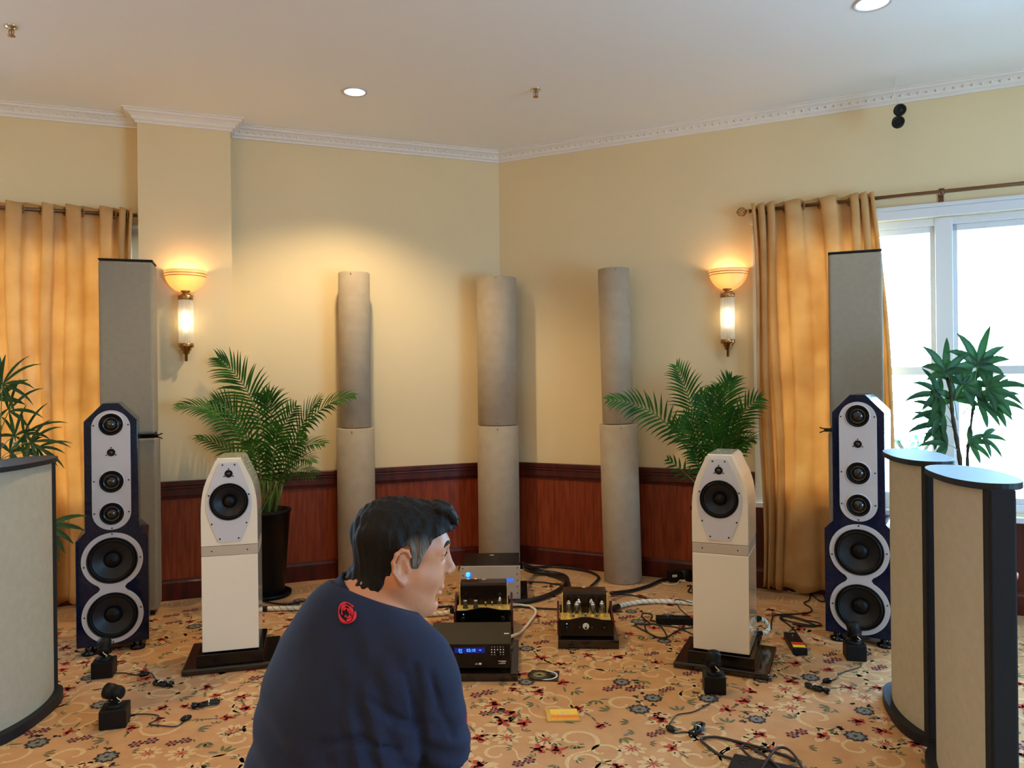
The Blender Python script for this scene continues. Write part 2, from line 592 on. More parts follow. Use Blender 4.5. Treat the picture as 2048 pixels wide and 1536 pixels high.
# ------------------------------------------------------------------ windows
def window(name, W, N_, w0, w1, mulls):
    root = struct(empty(name, W(w0)))
    inv = Matrix.Translation(-root.location)
    casing = MB()
    for (a_, b_, z0, z1) in ((w0 - .055, w0, WZ0 - .02, WZ1 + .05), (w1, w1 + .055, WZ0 - .02, WZ1 + .05), (w0 - .055, w1 + .055, WZ1, WZ1 + .06)):
        seg_box(W(a_), W(b_), z0, z1, 0.0, 0.022, casing, N_)
    seg_box(W(w0 - .07), W(w1 + .07), WZ1 + .06, WZ1 + .085, 0.0, 0.035, casing, N_)
    casing.build('casing', M['white_paint'], root, bevel=.003, X=inv)
    fr = MB()
    for (a_, b_, z0, z1) in ((w0, w0 + .05, WZ0, WZ1), (w1 - .05, w1, WZ0, WZ1), (w0, w1, WZ1 - .05, WZ1), (w0, w1, WZ0, WZ0 + .05)):
        seg_box(W(a_), W(b_), z0, z1, -0.11, -0.03, fr, N_)
    fr.build('frame', M['white_paint'], root, bevel=.003, X=inv)
    for m0, m1 in mulls:
        q = MB()
        seg_box(W(m0), W(m1), WZ0, WZ1, -0.12, -0.02, q, N_)
        q.build('mullion', M['white_paint'], root, bevel=.006, X=inv)
    edges = [w0 + .05] + [e for m in mulls for e in m] + [w1 - .05]
    for i in range(0, len(edges), 2):
        a_, b_ = edges[i], edges[i + 1]
        q = MB()
        s = .028
        for (c, d, z0, z1) in ((a_, a_ + s, WZ0 + .05, WZ1 - .05), (b_ - s, b_, WZ0 + .05, WZ1 - .05), (a_, b_, WZ1 - .09, WZ1 - .05), (a_, b_, WZ0 + .05, WZ0 + .09)):
            seg_box(W(c), W(d), z0, z1, -0.09, -0.05, q, N_)
        sash = q.build('sash', M['white_paint'], root, bevel=.003, X=inv)
        q = MB()
        seg_box(W(a_ + s), W(b_ - s), 1.485, 1.54, -0.095, -0.045, q, N_)
        q.build('transom', M['white_paint'], root, bevel=.004, X=inv)
        for z0, z1 in ((WZ0 + .09, 1.485), (1.54, WZ1 - .09)):
            q = MB()
            seg_box(W(a_ + s), W(b_ - s), z0, z1, -0.072, -0.068, q, N_)
            q.build('pane', M['glass'], root, X=inv)
    q = MB()
    seg_box(W(w0 - .08), W(w1 + .08), WZ0 - .05, WZ0 - .015, -0.10, 0.05, q, N_)
    q.build('sill', M['white_paint'], root, bevel=.004, X=inv)
    return root


window('window_1', RW, NR, WR0, WR1, [(3.135, 3.235)])
window('window_2', LW, NL, WL0, WL1, [(3.75, 3.85)])

# paved terrace outside
mb = MB()
mb.box((0, 9, -0.35), (30, 16, 0.2))
struct(mb.build('terrace_ground', M['terrace']))


# ------------------------------------------------------------------ carpet motifs (woven flowers and scrolls, a millimetre of pile)
def inside_margin(x, y):
    p = Vector((x - CX, y - CY, 0))
    return p.dot(NL), p.dot(NR)


def carpet():
    rnd = random.Random(7)
    cols = {'red': MB(), 'navy': MB(), 'cream': MB(), 'green': MB(), 'slate': MB(), 'rose': MB()}
    Z = {'cream': .0006, 'green': .0010, 'rose': .0012, 'red': .0014, 'slate': .0016, 'navy': .0019}

    def blob(c, x, y, r, n=9, jag=.25, sx=1.0, rot=0.0):
        pts = []
        for i in range(n):
            a = 2 * math.pi * i / n
            rr = r * (1 + jag * (rnd.random() - .5) * 2)
            u, v = rr * math.cos(a) * sx, rr * math.sin(a)
            pts.append((x + u * math.cos(rot) - v * math.sin(rot), y + u * math.sin(rot) + v * math.cos(rot), Z[c]))
        cols[c].add([(x, y, Z[c])] + pts, [(0, i + 1, (i + 1) % n + 1) for i in range(n)])

    def ring(c, x, y, r, w, n=20, scal=.15, k=8):
        vs_, fs = [], []
        for i in range(n):
            a = 2 * math.pi * i / n
            rr = r * (1 + scal * math.cos(k * a))
            vs_ += [(x + rr * math.cos(a), y + rr * math.sin(a), Z[c]), (x + (rr - w) * math.cos(a), y + (rr - w) * math.sin(a), Z[c])]
        for i in range(n):
            j = (i + 1) % n
            fs.append((2 * i, 2 * j, 2 * j + 1, 2 * i + 1))
        cols[c].add(vs_, fs)

    def petal(c, x, y, a, l, w, off=0.0):
        ca, sa = math.cos(a), math.sin(a)
        q = [(off, 0), (off + l * .35, w * .5), (off + l * .75, w * .42), (off + l, 0), (off + l * .75, -w * .42), (off + l * .35, -w * .5)]
        cols[c].add([(x + u * ca - v * sa, y + u * sa + v * ca, Z[c]) for u, v in q], [(0, 5, 4, 3, 2, 1)])

    def ribbon(c, pts, w):
        vs_, fs = [], []
        n = len(pts)
        for i in range(n):
            a = Vector(pts[max(0, i - 1)])
            b = Vector(pts[min(n - 1, i + 1)])
            d = (b - a).normalized()
            ww = w * (1.0 if 0.1 < i / n < .8 else .6)
            vs_ += [(pts[i][0] - d.y * ww, pts[i][1] + d.x * ww, Z[c]), (pts[i][0] + d.y * ww, pts[i][1] - d.x * ww, Z[c])]
        for i in range(n - 1):
            fs.append((2 * i, 2 * i + 1, 2 * i + 3, 2 * i + 2))
        cols[c].add(vs_, fs)

    def red_flower(x, y, s=1.0):
        rot = rnd.random() * 6.28
        if rnd.random() < .6:
            for k in range(5):
                petal('cream', x, y, rot + k * 1.26 + .3, .075 * s, .040 * s, .01)
        for k in range(8):
            a = rot + k * .9 + rnd.uniform(-.3, .3)
            ox, oy = (.018 * s * math.cos(rot), .018 * s * math.sin(rot)) if k % 2 else (0, 0)
            petal('red', x + ox, y + oy, a, rnd.uniform(.020, .044) * s, rnd.uniform(.016, .026) * s, .0)
        for k in range(4):
            a = rot + rnd.random() * 6.28
            petal('navy', x, y, a, .02 * s, .007, rnd.uniform(.02, .045) * s)
        petal('green', x, y, rot + 3.3, .07 * s, .012 * s, .04 * s)
        blob('rose', x, y, .010 * s, 6)

    def slate_flower(x, y, s=1.0):
        blob('slate', x, y, .040 * s, 12, .08)
        ring('navy', x, y, .047 * s, .013 * s, 32, .14, 9)
        blob('navy', x, y, .010 * s, 6)
        for k in range(3):
            a = rnd.random() * 6.28
            px_, py_ = x + .085 * math.cos(a) * s, y + .085 * math.sin(a) * s
            for j in range(4):
                petal('navy', px_, py_, rnd.random() * 6.28, .022 * s, .010)

    def cream_flower(x, y, s=1.0):
        for k in range(9):
            petal('cream', x, y, k * .698 + rnd.uniform(-.1, .1), .062 * s, .030 * s, .012)
        for k in range(8):
            petal('red' if k % 2 else 'rose', x, y, k * .785, .026 * s, .007, .010)
        blob('red', x, y, .010 * s, 6)

    def purple_pair(x, y, s=1.0):
        for dx, dy in ((0, 0), (.05, .028)):
            blob('rose', x + dx * s, y + dy * s, .022 * s, 8, .1)
            for k in range(6):
                petal('navy', x + dx * s, y + dy * s, k * 1.05 + .3, .018 * s, .014 * s, .013 * s)
            blob('navy', x + dx * s, y + dy * s, .006 * s, 5)

    def scroll(x, y, s=1.0):
        a0 = rnd.random() * 6.28
        sg = rnd.choice((-1, 1))
        pts = []
        for i in range(22):
            t = i / 21
            r = (.095 - .080 * t) * s
            a = a0 + sg * t * 6.6
            pts.append((x + r * math.cos(a), y + r * math.sin(a)))
        ribbon('cream', pts, .0085 * s)
        p0 = pts[0]
        b = a0 + sg * -1.2
        pts = [(p0[0] + .12 * s * (i / 9) * math.cos(b + i * .09 * sg), p0[1] + .12 * s * (i / 9) * math.sin(b + i * .09 * sg)) for i in range(10)]
        ribbon('cream', pts, .007 * s)

    def leaves(x, y, s=1.0):
        b = rnd.random() * 6.28
        for k in range(3):
            petal('green', x, y, b + k * .6, .05 * s, .014 * s, .01)
        if rnd.random() < .4:
            petal('slate', x, y, b + 2.4, .045 * s, .013 * s, .01)

    kinds = [red_flower, slate_flower, cream_flower, red_flower, purple_pair, red_flower]
    step = .142
    iy = 0
    y = .6
    while y < 6.2:
        x = -4.2 + (step * .5 if iy % 2 else 0)
        ix = 0
        while x < 4.2:
            px_, py_ = x + rnd.uniform(-.035, .035), y + rnd.uniform(-.03, .03)
            a, b = inside_margin(px_, py_)
            if a > .47 and b > .47:
                r = (ix * 2 + iy * 3 + rnd.randint(0, 1)) % 5
                if r in (0, 2) or (r == 3 and rnd.random() < .5):
                    rnd.choice(kinds)(px_, py_, rnd.uniform(.75, 1.08))
                elif r == 1 or (r == 4 and rnd.random() < .5):
                    scroll(px_, py_, rnd.uniform(.8, 1.25))
                else:
                    leaves(px_, py_, rnd.uniform(.7, 1.1))
                if rnd.random() < .5:
                    leaves(px_ + .07, py_ + .045, .6)
            x += step
            ix += 1
        y += step * .8
        iy += 1
    # border band with key squares along both bay walls
    for W, T_ in ((LW, 3.6), (RW, 3.6)):
        for off in (.12, .37):
            p, q = W(.2, off), W(T_, off)
            n = 20
            ribbon('cream', [(p.x + (q.x - p.x) * i / n, p.y + (q.y - p.y) * i / n) for i in range(n + 1)], .009)
        t = .45
        while t < T_:
            for s in (.075, .045, .018):
                c = [W(t - s, .245 - s), W(t + s, .245 - s), W(t + s, .245 + s), W(t - s, .245 + s), W(t - s, .245 - s * .2)]
                for i in range(4):
                    a_, b_ = c[i], c[i + 1]
                    ribbon('cream', [(a_.x, a_.y), ((a_.x + b_.x) / 2, (a_.y + b_.y) / 2), (b_.x, b_.y)], .006)
            t += .21
    cm = {'red': srgb(190, 66, 44), 'navy': srgb(44, 36, 46), 'cream': srgb(220, 180, 128), 'green': srgb(106, 108, 70),
          'slate': srgb(126, 124, 112), 'rose': srgb(182, 96, 84)}
    for k, b in cols.items():
        m = mat('carpet_' + k, cm[k], 0.95, noise=.22, nscale=120, bump=.4, bscale=350)
        tag(b.build(k + '_motifs', m, floor), kind='stuff')


carpet()


# ------------------------------------------------------------------ curtains
def curtain(name, W, N_, t0a, t1a, t0b, t1b, z0, z1, seed, waves, label, lean=None, hem=0.02):
    """t0a..t1a span at the top, t0b..t1b at the hem; waves: list of relative fold widths"""
    rnd = random.Random(seed)
    tot = sum(waves)
    edges = [0.0]
    for w in waves:
        edges.append(edges[-1] + w / tot)
    nx, nz = len(waves) * 14, 48
    root_loc = W((t0a + t1a) / 2, 0.09)
    ph = [rnd.uniform(-.4, .4) for _ in range(40)]

    def phase(u):
        for i in range(len(waves)):
            if u <= edges[i + 1] or i == len(waves) - 1:
                return (i + (u - edges[i]) / (edges[i + 1] - edges[i])) * math.pi
    vs_, fs = [], []
    for j in range(nz + 1):
        v = j / nz                                  # 0 top, 1 hem
        for i in range(nx + 1):
            u = i / nx
            p = phase(u)
            ta = t0a + (t1a - t0a) * u
            tb = t0b + (t1b - t0b) * u
            e = v if lean is None else v ** lean
            wob = .018 * math.sin(3.1 * v + 5 * u + ph[1]) * v + .010 * math.sin(9 * v + 11 * u)
            t = ta + (tb - ta) * e + wob
            A = .034 * (1 - .15 * v) + .006 * math.sin(p * .5 + 4 * v)
            off = .088 + A * math.cos(p + .9 * math.sin(2.2 * v + ph[2]) * v) + .010 * v * math.sin(p * 1.7 + 6 * v + ph[3])
            t += .014 * math.sin(2 * p) * (1 - v * .3)
            z = z1 + (z0 - z1) * v + (.012 * math.sin(p * 1.3) if j == nz else 0) + (0.006 * math.sin(p * 2) if j == 0 else 0)
            w = W(t, max(.032, off))
            vs_.append((w.x - root_loc.x, w.y - root_loc.y, z))
    for j in range(nz):
        for i in range(nx):
            a = j * (nx + 1) + i
            fs.append((a, a + 1, a + nx + 2, a + nx + 1))
    root = thing(name, label, 'curtain', root_loc)
    m = MB()
    m.add(vs_, fs, True)
    o = m.build('cloth', M['curtain'], root)
    sol = o.modifiers.new('solid', 'SOLIDIFY')
    sol.thickness = 0.0018
    # metal eyelets where the rod passes through
    e = MB()
    k = 0
    for i in range(len(waves)):
        u = (edges[i] + edges[i + 1]) / 2
        t = t0a + (t1a - t0a) * u
        w = W(t, .088)
        X = tr(w.x - root_loc.x, w.y - root_loc.y, z1 - .045) @ rotz(math.atan2(N_.y, N_.x) + math.pi / 2 + .5) @ roty(math.pi / 2)
        e.lathe([(.021, -.002), (.029, -.002), (.029, .002), (.021, .002), (.021, -.002)], 14, X, cap=False)
    tag(e.build('eyelet', M['brass'], root), kind='stuff')
    return root


RODZ = 2.64


def rod(W, N_, t0, t1, label, finial=True, brackets=()):
    p0, p1 = W(t0, .088, RODZ), W(t1, .088, RODZ)
    root = thing('curtain_rod', label, 'curtain rod', (p0.x, p0.y, 0))
    q = MB()
    o0 = Vector((p0.x, p0.y, 0))
    q.tube([p0 - o0, p1 - o0], .0125, 14)
    q.build('rod', M['bronze_rod'], root)
    d = (p1 - p0).normalized()
    if finial:
        # open basket ball of thin twisted wires
        q = MB()
        c = p0 - o0 - d * .055
        for k in range(8):
            pts = []
            for i in range(13):
                th = math.pi * i / 12
                a = k * math.pi / 4 + th * .9
                r = .030 * math.sin(th)
                ax = -.030 * math.cos(th)
                e1, e2 = Vector((0, 0, 1)), d.cross(Vector((0, 0, 1)))
                pts.append(c + d * ax + (e1 * math.cos(a) + e2 * math.sin(a)) * r)
            q.tube(pts, .0032, 5)
        q.sphere(c - d * .031, .007, 8, 6)
        q.tube([c + d * .028, c + d * .058], [.012, .016], 10)
        q.build('finial', M['brass'], root)
    for t in brackets:
        q = MB()
        w = W(t, .088, RODZ) - o0
        b = W(t, .004, RODZ) - o0
        q.tube([b, w], .006, 8)
        q.tube([w + Vector((0, 0, .018)) - d * .001, w - Vector((0, 0, .02))], .017, 8)
        seg_box(W(t - .015) - o0, W(t + .015) - o0, RODZ - .05, RODZ + .035, 0, .008, q, N_)
        q.build('bracket', M['bronze_rod'], root)


rod(RW, NR, 2.0, 4.7, 'bronze curtain rod with basket finial above the bright right window', True, (2.12, 3.17, 4.3))
rod(LW, NL, 2.675, 5.0, 'bronze curtain rod above the window at the left edge', False, (2.9, 4.3))
curtain('curtain', RW, NR, 2.015, 2.79, 2.06, 2.93, .03, RODZ + .042, 3, [.5, .45, .5, .5, .8, 1.9, 2.2, 1.4, 2.0, 1.0, .55, .5, .5, .6],
        'gold satin curtain gathered beside the right window', lean=.7)
curtain('curtain', LW, NL, 2.70, 4.0, 2.74, 4.0, .03, RODZ + .042, 8, [.5, .5, .5, 1.0, 1.8, 2.0, 1.6, .9, 1.5, 2.0, 1.2, 2.0, 1.4, 2.0, 1.4, 2.2],
        'gold satin curtain glowing with daylight behind the left tower', lean=1.0)


# ------------------------------------------------------------------ sconces
def sconce(loc, face, label):
    rz = math.atan2(face.y, face.x) + math.pi / 2          # local -y faces the room
    root = thing('wall_sconce', label, 'wall lamp', loc, rz, 'matching wall sconces')
    root.scale = (1, 1, 1.2)                                # local z=0 at bowl rim
    q = MB()
    R = .138
    prof = [(R * math.sin(a), -R * .92 * math.cos(a)) for a in [math.pi / 2 * i / 12 for i in range(13)]]
    prof = [(max(.012, r), z) for r, z in prof]
    q.lathe(prof + [(R - .006, 0.0)] + [((R - .008) * math.sin(a), -(R - .008) * .92 * math.cos(a)) for a in [math.pi / 2 * i / 12 for i in range(11, 0, -1)]],
            36, tr(0, -.002, 0), a0=math.pi, a1=2 * math.pi, cap=False)
    bowl = q.build('glass_bowl', M_bowl, root)
    q = MB()
    for zz in (-.020, -.034):
        r = math.sqrt(max(0, 1 - (zz / (R * .92)) ** 2)) * R + .001
        pts = [(r * math.cos(math.pi + math.pi * i / 24), -.002 + r * math.sin(math.pi + math.pi * i / 24), zz) for i in range(25)]
        q.tube(pts, .0022, 6)
    q.build('bowl_band', M['brass'], root)
    q = MB()
    q.lathe([(.030, -.118), (.034, -.124), (.020, -.130), (.020, -.142), (.050, -.146), (.050, -.170), (.046, -.172)], 24, tr(0, -.055, 0))
    q.lathe([(.046, -.418), (.050, -.420), (.050, -.442), (.034, -.446), (.034, -.458), (.024, -.464), (.022, -.476), (.010, -.482), (.010, -.520), (.001, -.522)], 24, tr(0, -.055, 0))
    q.box((0, -.006, -.29), (.06, .012, .32))
    q.box((0, -.028, -.155), (.022, .05, .014))
    q.box((0, -.028, -.431), (.022, .05, .014))
    q.build('brass_fitting', M['brass'], root)
    # ribbed rods of the glass tube
    q = MB()
    for k in range(30):
        a = 2 * math.pi * k / 30
        q.lathe([(.0048, -.418), (.0048, -.172)], 6, tr(.045 * math.cos(a), -.055 + .045 * math.sin(a), 0), cap=False)
    q.build('ribbed_tube', M_rib, root)
    q = MB()
    q.lathe([(.006, -.350), (.019, -.342), (.023, -.318), (.023, -.262), (.019, -.240), (.006, -.232)], 16, tr(0, -.055, 0))
    q.build('bulb', M_bulb, root)
    w = Vector(loc)
    X = Matrix.Translation(w) @ rotz(rz)
    l1 = add_light('sconce_up_light', 'POINT', X @ Vector((0, -.070, -.050)), 2.8, (1, .66, .32), shadow_soft_size=.03)
    l2 = add_light('sconce_tube_light', 'POINT', X @ Vector((0, -.055, -.35)), 2.2, (1.0, .86, .60), shadow_soft_size=.03)
    for l in (l1, l2):
        l.data.use_shadow = True
    return root


def emissive_glass(name, col, ecol, est, tw, noise=0.0):
    m = mat(name, col, 0.35, emit=ecol, estr=est, transl=tw, noise=noise, nscale=8)
    return m


M_bowl = emissive_glass('alabaster_glass', srgb(246, 218, 166), (1.0, .66, .34, 1), .30, .45, .12)
M_bulb = mat('lamp_bulb', srgb(255, 250, 235), 0.4, emit=(1.0, .90, .68, 1), estr=7.0)


def rib_glass():
    m = bpy.data.materials.new('ribbed_glass')
    m.use_nodes = True
    n, l = m.node_tree.nodes, m.node_tree.links
    b = n['Principled BSDF']
    b.inputs['Base Color'].default_value = srgb(240, 232, 214)
    b.inputs['Roughness'].default_value = .25
    t = n.new('ShaderNodeBsdfTransparent')
    t2 = n.new('ShaderNodeBsdfTranslucent')
    t2.inputs[0].default_value = (.95, .92, .85, 1)
    m1 = n.new('ShaderNodeMixShader')
    m1.inputs[0].default_value = .45
    l.new(b.outputs[0], m1.inputs[1])
    l.new(t2.outputs[0], m1.inputs[2])
    m2 = n.new('ShaderNodeMixShader')
    m2.inputs[0].default_value = .5
    l.new(m1.outputs[0], m2.inputs[1])
    l.new(t.outputs[0], m2.inputs[2])
    l.new(m2.outputs[0], n['Material Output'].inputs[0])
    return m


M_rib = rib_glass()
sconce(LW(2.372, PILD + .001, 2.262), NL, 'brass wall sconce with half-round glass bowl on the left pilaster')
sconce(RW(1.835, .001, 2.255), NR, 'brass wall sconce with half-round glass bowl beside the right curtain')


# ------------------------------------------------------------------ ceiling fittings
def downlight(x, y, r, label):
    root = thing('downlight', label, 'ceiling light', (x, y, CEIL))
    q = MB()
    q.lathe([(r * .80, -.001), (r * .82, -.006), (r * .98, -.007), (r, -.003), (r, 0.0), (r * .80, 0.0)], 40, cap=False)
    q.build('trim_ring', M['silver_lt'], root)
    q = MB()
    q.lathe([(.0005, -.0025), (r * .81, -.0025)], 40, cap=False)
    q.build('lens', M_lens, root)
    return root


M_lens = mat('downlight_lens', srgb(255, 252, 240), 0.4, emit=(1.0, .93, .78, 1), estr=9.0)
downlight(DOWN[0][0], DOWN[0][1], .080, 'round recessed downlight near the middle of the ceiling')
downlight(DOWN[1][0], DOWN[1][1], .092, 'round recessed downlight near the right window, at the top edge')


def sprinkler(x, y, label):
    root = thing('sprinkler', label, 'sprinkler', (x, y, CEIL))
    q = MB()
    q.lathe([(.034, 0), (.034, -.004), (.028, -.009), (.014, -.012), (.011, -.018)], 24)
    q.build('escutcheon', M['chrome'], root)
    q = MB()
    q.tube([(-.008, 0, -.016), (-.014, 0, -.030), (-.006, 0, -.046)], .003, 6)
    q.tube([(.008, 0, -.016), (.014, 0, -.030), (.006, 0, -.046)], .003, 6)
    q.tube([(0, 0, -.016), (0, 0, -.05)], .004, 6)
    q.lathe([(.004, -.046), (.018, -.048), (.018, -.051), (.002, -.052)], 16)
    q.build('sprinkler_head', M['brass'], root)


sprinkler(.172, 4.92, 'small chrome sprinkler head near the middle of the ceiling')
sprinkler(-2.56, 3.97, 'small sprinkler head at the left edge of the ceiling')

# pair of round black heads dangling on a wire below the crown
w = at(1798, 232, 4.82)
root = thing('hanging_sensor', 'two small round black heads dangling on a white wire below the crown', 'camera', w)
for k, (dx, dz, tilt, nm) in enumerate(((.006, .037, .15, 'upper_head'), (-.006, -.038, -.1, 'lower_head'))):
    q = MB()
    X = tr(dx, 0, dz) @ rotz(-.35) @ rotx(tilt) @ FRONT
    q.lathe([(.030, -.03), (.036, -.015), (.037, .010), (.033, .016), (.027, .012), (.020, .006), (.012, .010), (.0005, .013)], 28, X)
    q.lathe([(.028, .0125), (.030, .016), (.032, .0165), (.034, .013)], 28, X, mi=1, cap=False)
    q.build(nm, [M['black'], M['cd_case']], root)
q = MB()
q.tube([(.0, .0, -.012), (.0, .01, .012)], .008, 8)
q.build('hinge', M['black'], root)
top = Vector((-.042, -.05, CEIL - w.z - .004))
q = MB()
q.tube(smooth_path([top, (-.040, -.02, .135), (-.018, .0, .11), (.006, .01, .070)], 6), .0028, 6)
q.build('wire', M['white_cable'], root)


# ------------------------------------------------------------------ driver units (front faces local -y)
def driver(name, parent, x, z, r, y, style, sub_dust=True):
    """round driver with its rim at local y; the cone is recessed into the cabinet"""
    X = tr(x, y, z) @ FRONT
    q = MB()
    if style == 'woofer':
        q.lathe([(r, 0.0), (r, .006), (r * .985, .008), (r * .93, .006), (r * .92, .002)], 48, X, cap=False)
        rim = q.build(name, M['rubber'], parent)
        q = MB()
        q.lathe([(r * .93, .002), (r * .90, .009), (r * .86, .011), (r * .82, .007), (r * .80, .0)], 48, X, cap=False)
        q.build('surround', M['rubber'], rim)
        q = MB()
        q.lathe([(r * .80, .0), (r * .60, -.012), (r * .36, -.024)], 48, X, cap=False)
        q.build('cone', M['cone'], rim)
        q = MB()
        q.lathe([(r * .36, -.024), (r * .34, -.018), (r * .28, -.009), (r * .17, -.003), (.0004, .0)], 32, X, cap=False)
        q.build('dust_cap', M['rubber'], rim)
    elif style == 'mid':
        q.lathe([(r, 0.0), (r, .003), (r * .96, .004), (r * .90, .003), (r * .88, .0)], 40, X, cap=False)
        rim = q.build(name, M['silver_lt'], parent)
        q = MB()
        q.lathe([(r * .93, .0035), (r * .89, .006), (r * .82, .004), (r * .78, -.002)], 40, X, cap=False)
        q.build('surround', M['rubber'], rim)
        q = MB()
        q.lathe([(r * .78, -.002), (r * .66, -.012), (r * .52, -.017), (r * .49, -.010), (r * .38, .001), (r * .20, .008), (.0004, .010)], 40, X, cap=False)
        q.build('cone', M['poly_cone'], rim)
    else:
        q.lathe([(r, 0.0), (r, .002), (r * .9, .003), (r * .8, .0015), (r * .62, .0), (r * .58, .0)], 28, X, cap=False)
        rim = q.build(name, M['black'], parent)
        q = MB()
        q.lathe([(r * .62, 0), (r * .5, .005), (r * .3, .0085), (.0003, .010)], 28, X, cap=False)
        q.build('dome', M['poly_cone'], rim)
        for k in range(3):
            q = MB()
            a = math.pi / 2 + k * 2.094
            q.lathe([(.0035, 0), (.0035, .003), (.0005, .0035)], 8, tr(x + r * 1.28 * math.cos(a), y, z + r * 1.28 * math.sin(a)) @ FRONT, cap=False)
            q.build('tweeter_screw', M['screw'], rim)
    return rim


def screws(parent, pts, y, r=.0042):
    for (x, z) in pts:
        q = MB()
        q.lathe([(r, 0), (r, .002), (r * .6, .003), (.0003, .002)], 10, tr(x, y, z) @ FRONT, cap=False)
        q.build('screw', M['screw'], parent)


def arc(cx_, cy_, r, a0, a1, n):
    return [(cx_ + r * math.cos(a0 + (a1 - a0) * i / n), cy_ + r * math.sin(a0 + (a1 - a0) * i / n)) for i in range(n + 1)]


# ------------------------------------------------------------------ navy tower speakers
def xz(q, poly, y0, y1, holes=(), mi=0, smooth=False):
    """polygon in x-z extruded along y"""
    X = rotx(math.pi / 2)               # (x,y,z)->(x,-z,y)
    return q.prism(poly, -y1, -y0, mi, X, holes, smooth)


def tower_speaker(loc, rz, label):
    root = thing('tower_speaker', label, 'speaker', loc, rz, 'navy tower speakers')
    wl, wu, wt = .179, .133, .040
    z0, zs, zu, zc_, zt = .05, .632, .677, 1.285, 1.383
    outline = [(-wl, z0), (wl, z0), (wl, zs), (wu, zu), (wu, zc_), (wt, zt), (-wt, zt), (-wu, zc_), (-wu, zu), (-wl, zs)]
    mids = [1.266, .950, .773]
    holes = [circle2(0, z, .058, 32) for z in mids] + [circle2(0, z, .120, 40) for z in (.515, .211)]
    q = MB()
    xz(q, outline, 0.0, .05, holes)
    xz(q, outline, .05, .36)
    cab = q.build('cabinet', M['navy_gloss'], root, bevel=.004, bseg=3)
    # silver upper baffle: stadium
    r = .096
    zt_, zb = 1.344 - r, .684 + r
    out = arc(0, zt_, r, 0, math.pi, 24) + arc(0, zb, r, math.pi, 2 * math.pi, 24)
    q = MB()
    xz(q, out, -.008, -.0002, [circle2(0, z, .062, 40) for z in mids])
    q.build('upper_baffle', M['silver'], root, bevel=.002)
    # silver lower ring: figure of eight
    R, c1, c2, nw = .153, .515, .211, .070
    # fillet: join circles with a neck of half width nw
    a = math.acos(nw * 1.02 / R)
    top = arc(0, c1, R, -a, math.pi + a, 44)
    bot = arc(0, c2, R, math.pi - a, 2 * math.pi + a, 44)
    neckz = (c1 + c2) / 2
    out = top + [(-nw * .86, neckz)] + bot + [(nw * .86, neckz)]
    q = MB()
    xz(q, out, -.008, -.0002, [circle2(0, c1, .126, 48), circle2(0, c2, .126, 48)])
    q.build('woofer_ring', M['silver'], root, bevel=.002)
    for z in mids:
        driver('midrange_driver', root, 0, z, .0655, -.0085, 'mid')
    driver('tweeter', root, 0, 1.111, .021, -.0085, 'tweeter')
    for z in (c1, c2):
        driver('woofer', root, 0, z, .127, -.006, 'woofer')
    sp = [(-.085, 1.262), (.085, 1.262), (-.085, .955), (.085, .955), (-.085, .778), (.085, .778), (0, .693)]
    sp += [(0, .660), (-.139, .49), (.139, .52), (-.139, .215), (.139, .24), (0, .066)]
    screws(root, sp, -.0082)
    for x in (-.12, .12):
        for y in (.04, .30):
            q = MB()
            q.lathe([(.040, 0), (.042, .006), (.040, .018), (.022, .024), (.022, .052)], 20, tr(x, y, 0))
            q.build('foot', M['black_gloss'], root)
    return root


tower_speaker((-2.222, 4.26, 0), math.radians(24.2), 'tall navy tower speaker with silver baffle, in front of the left grey tower')
tower_speaker((1.905, 4.25, 0), math.radians(-31), 'tall navy tower speaker with silver baffle, in front of the right grey tower')


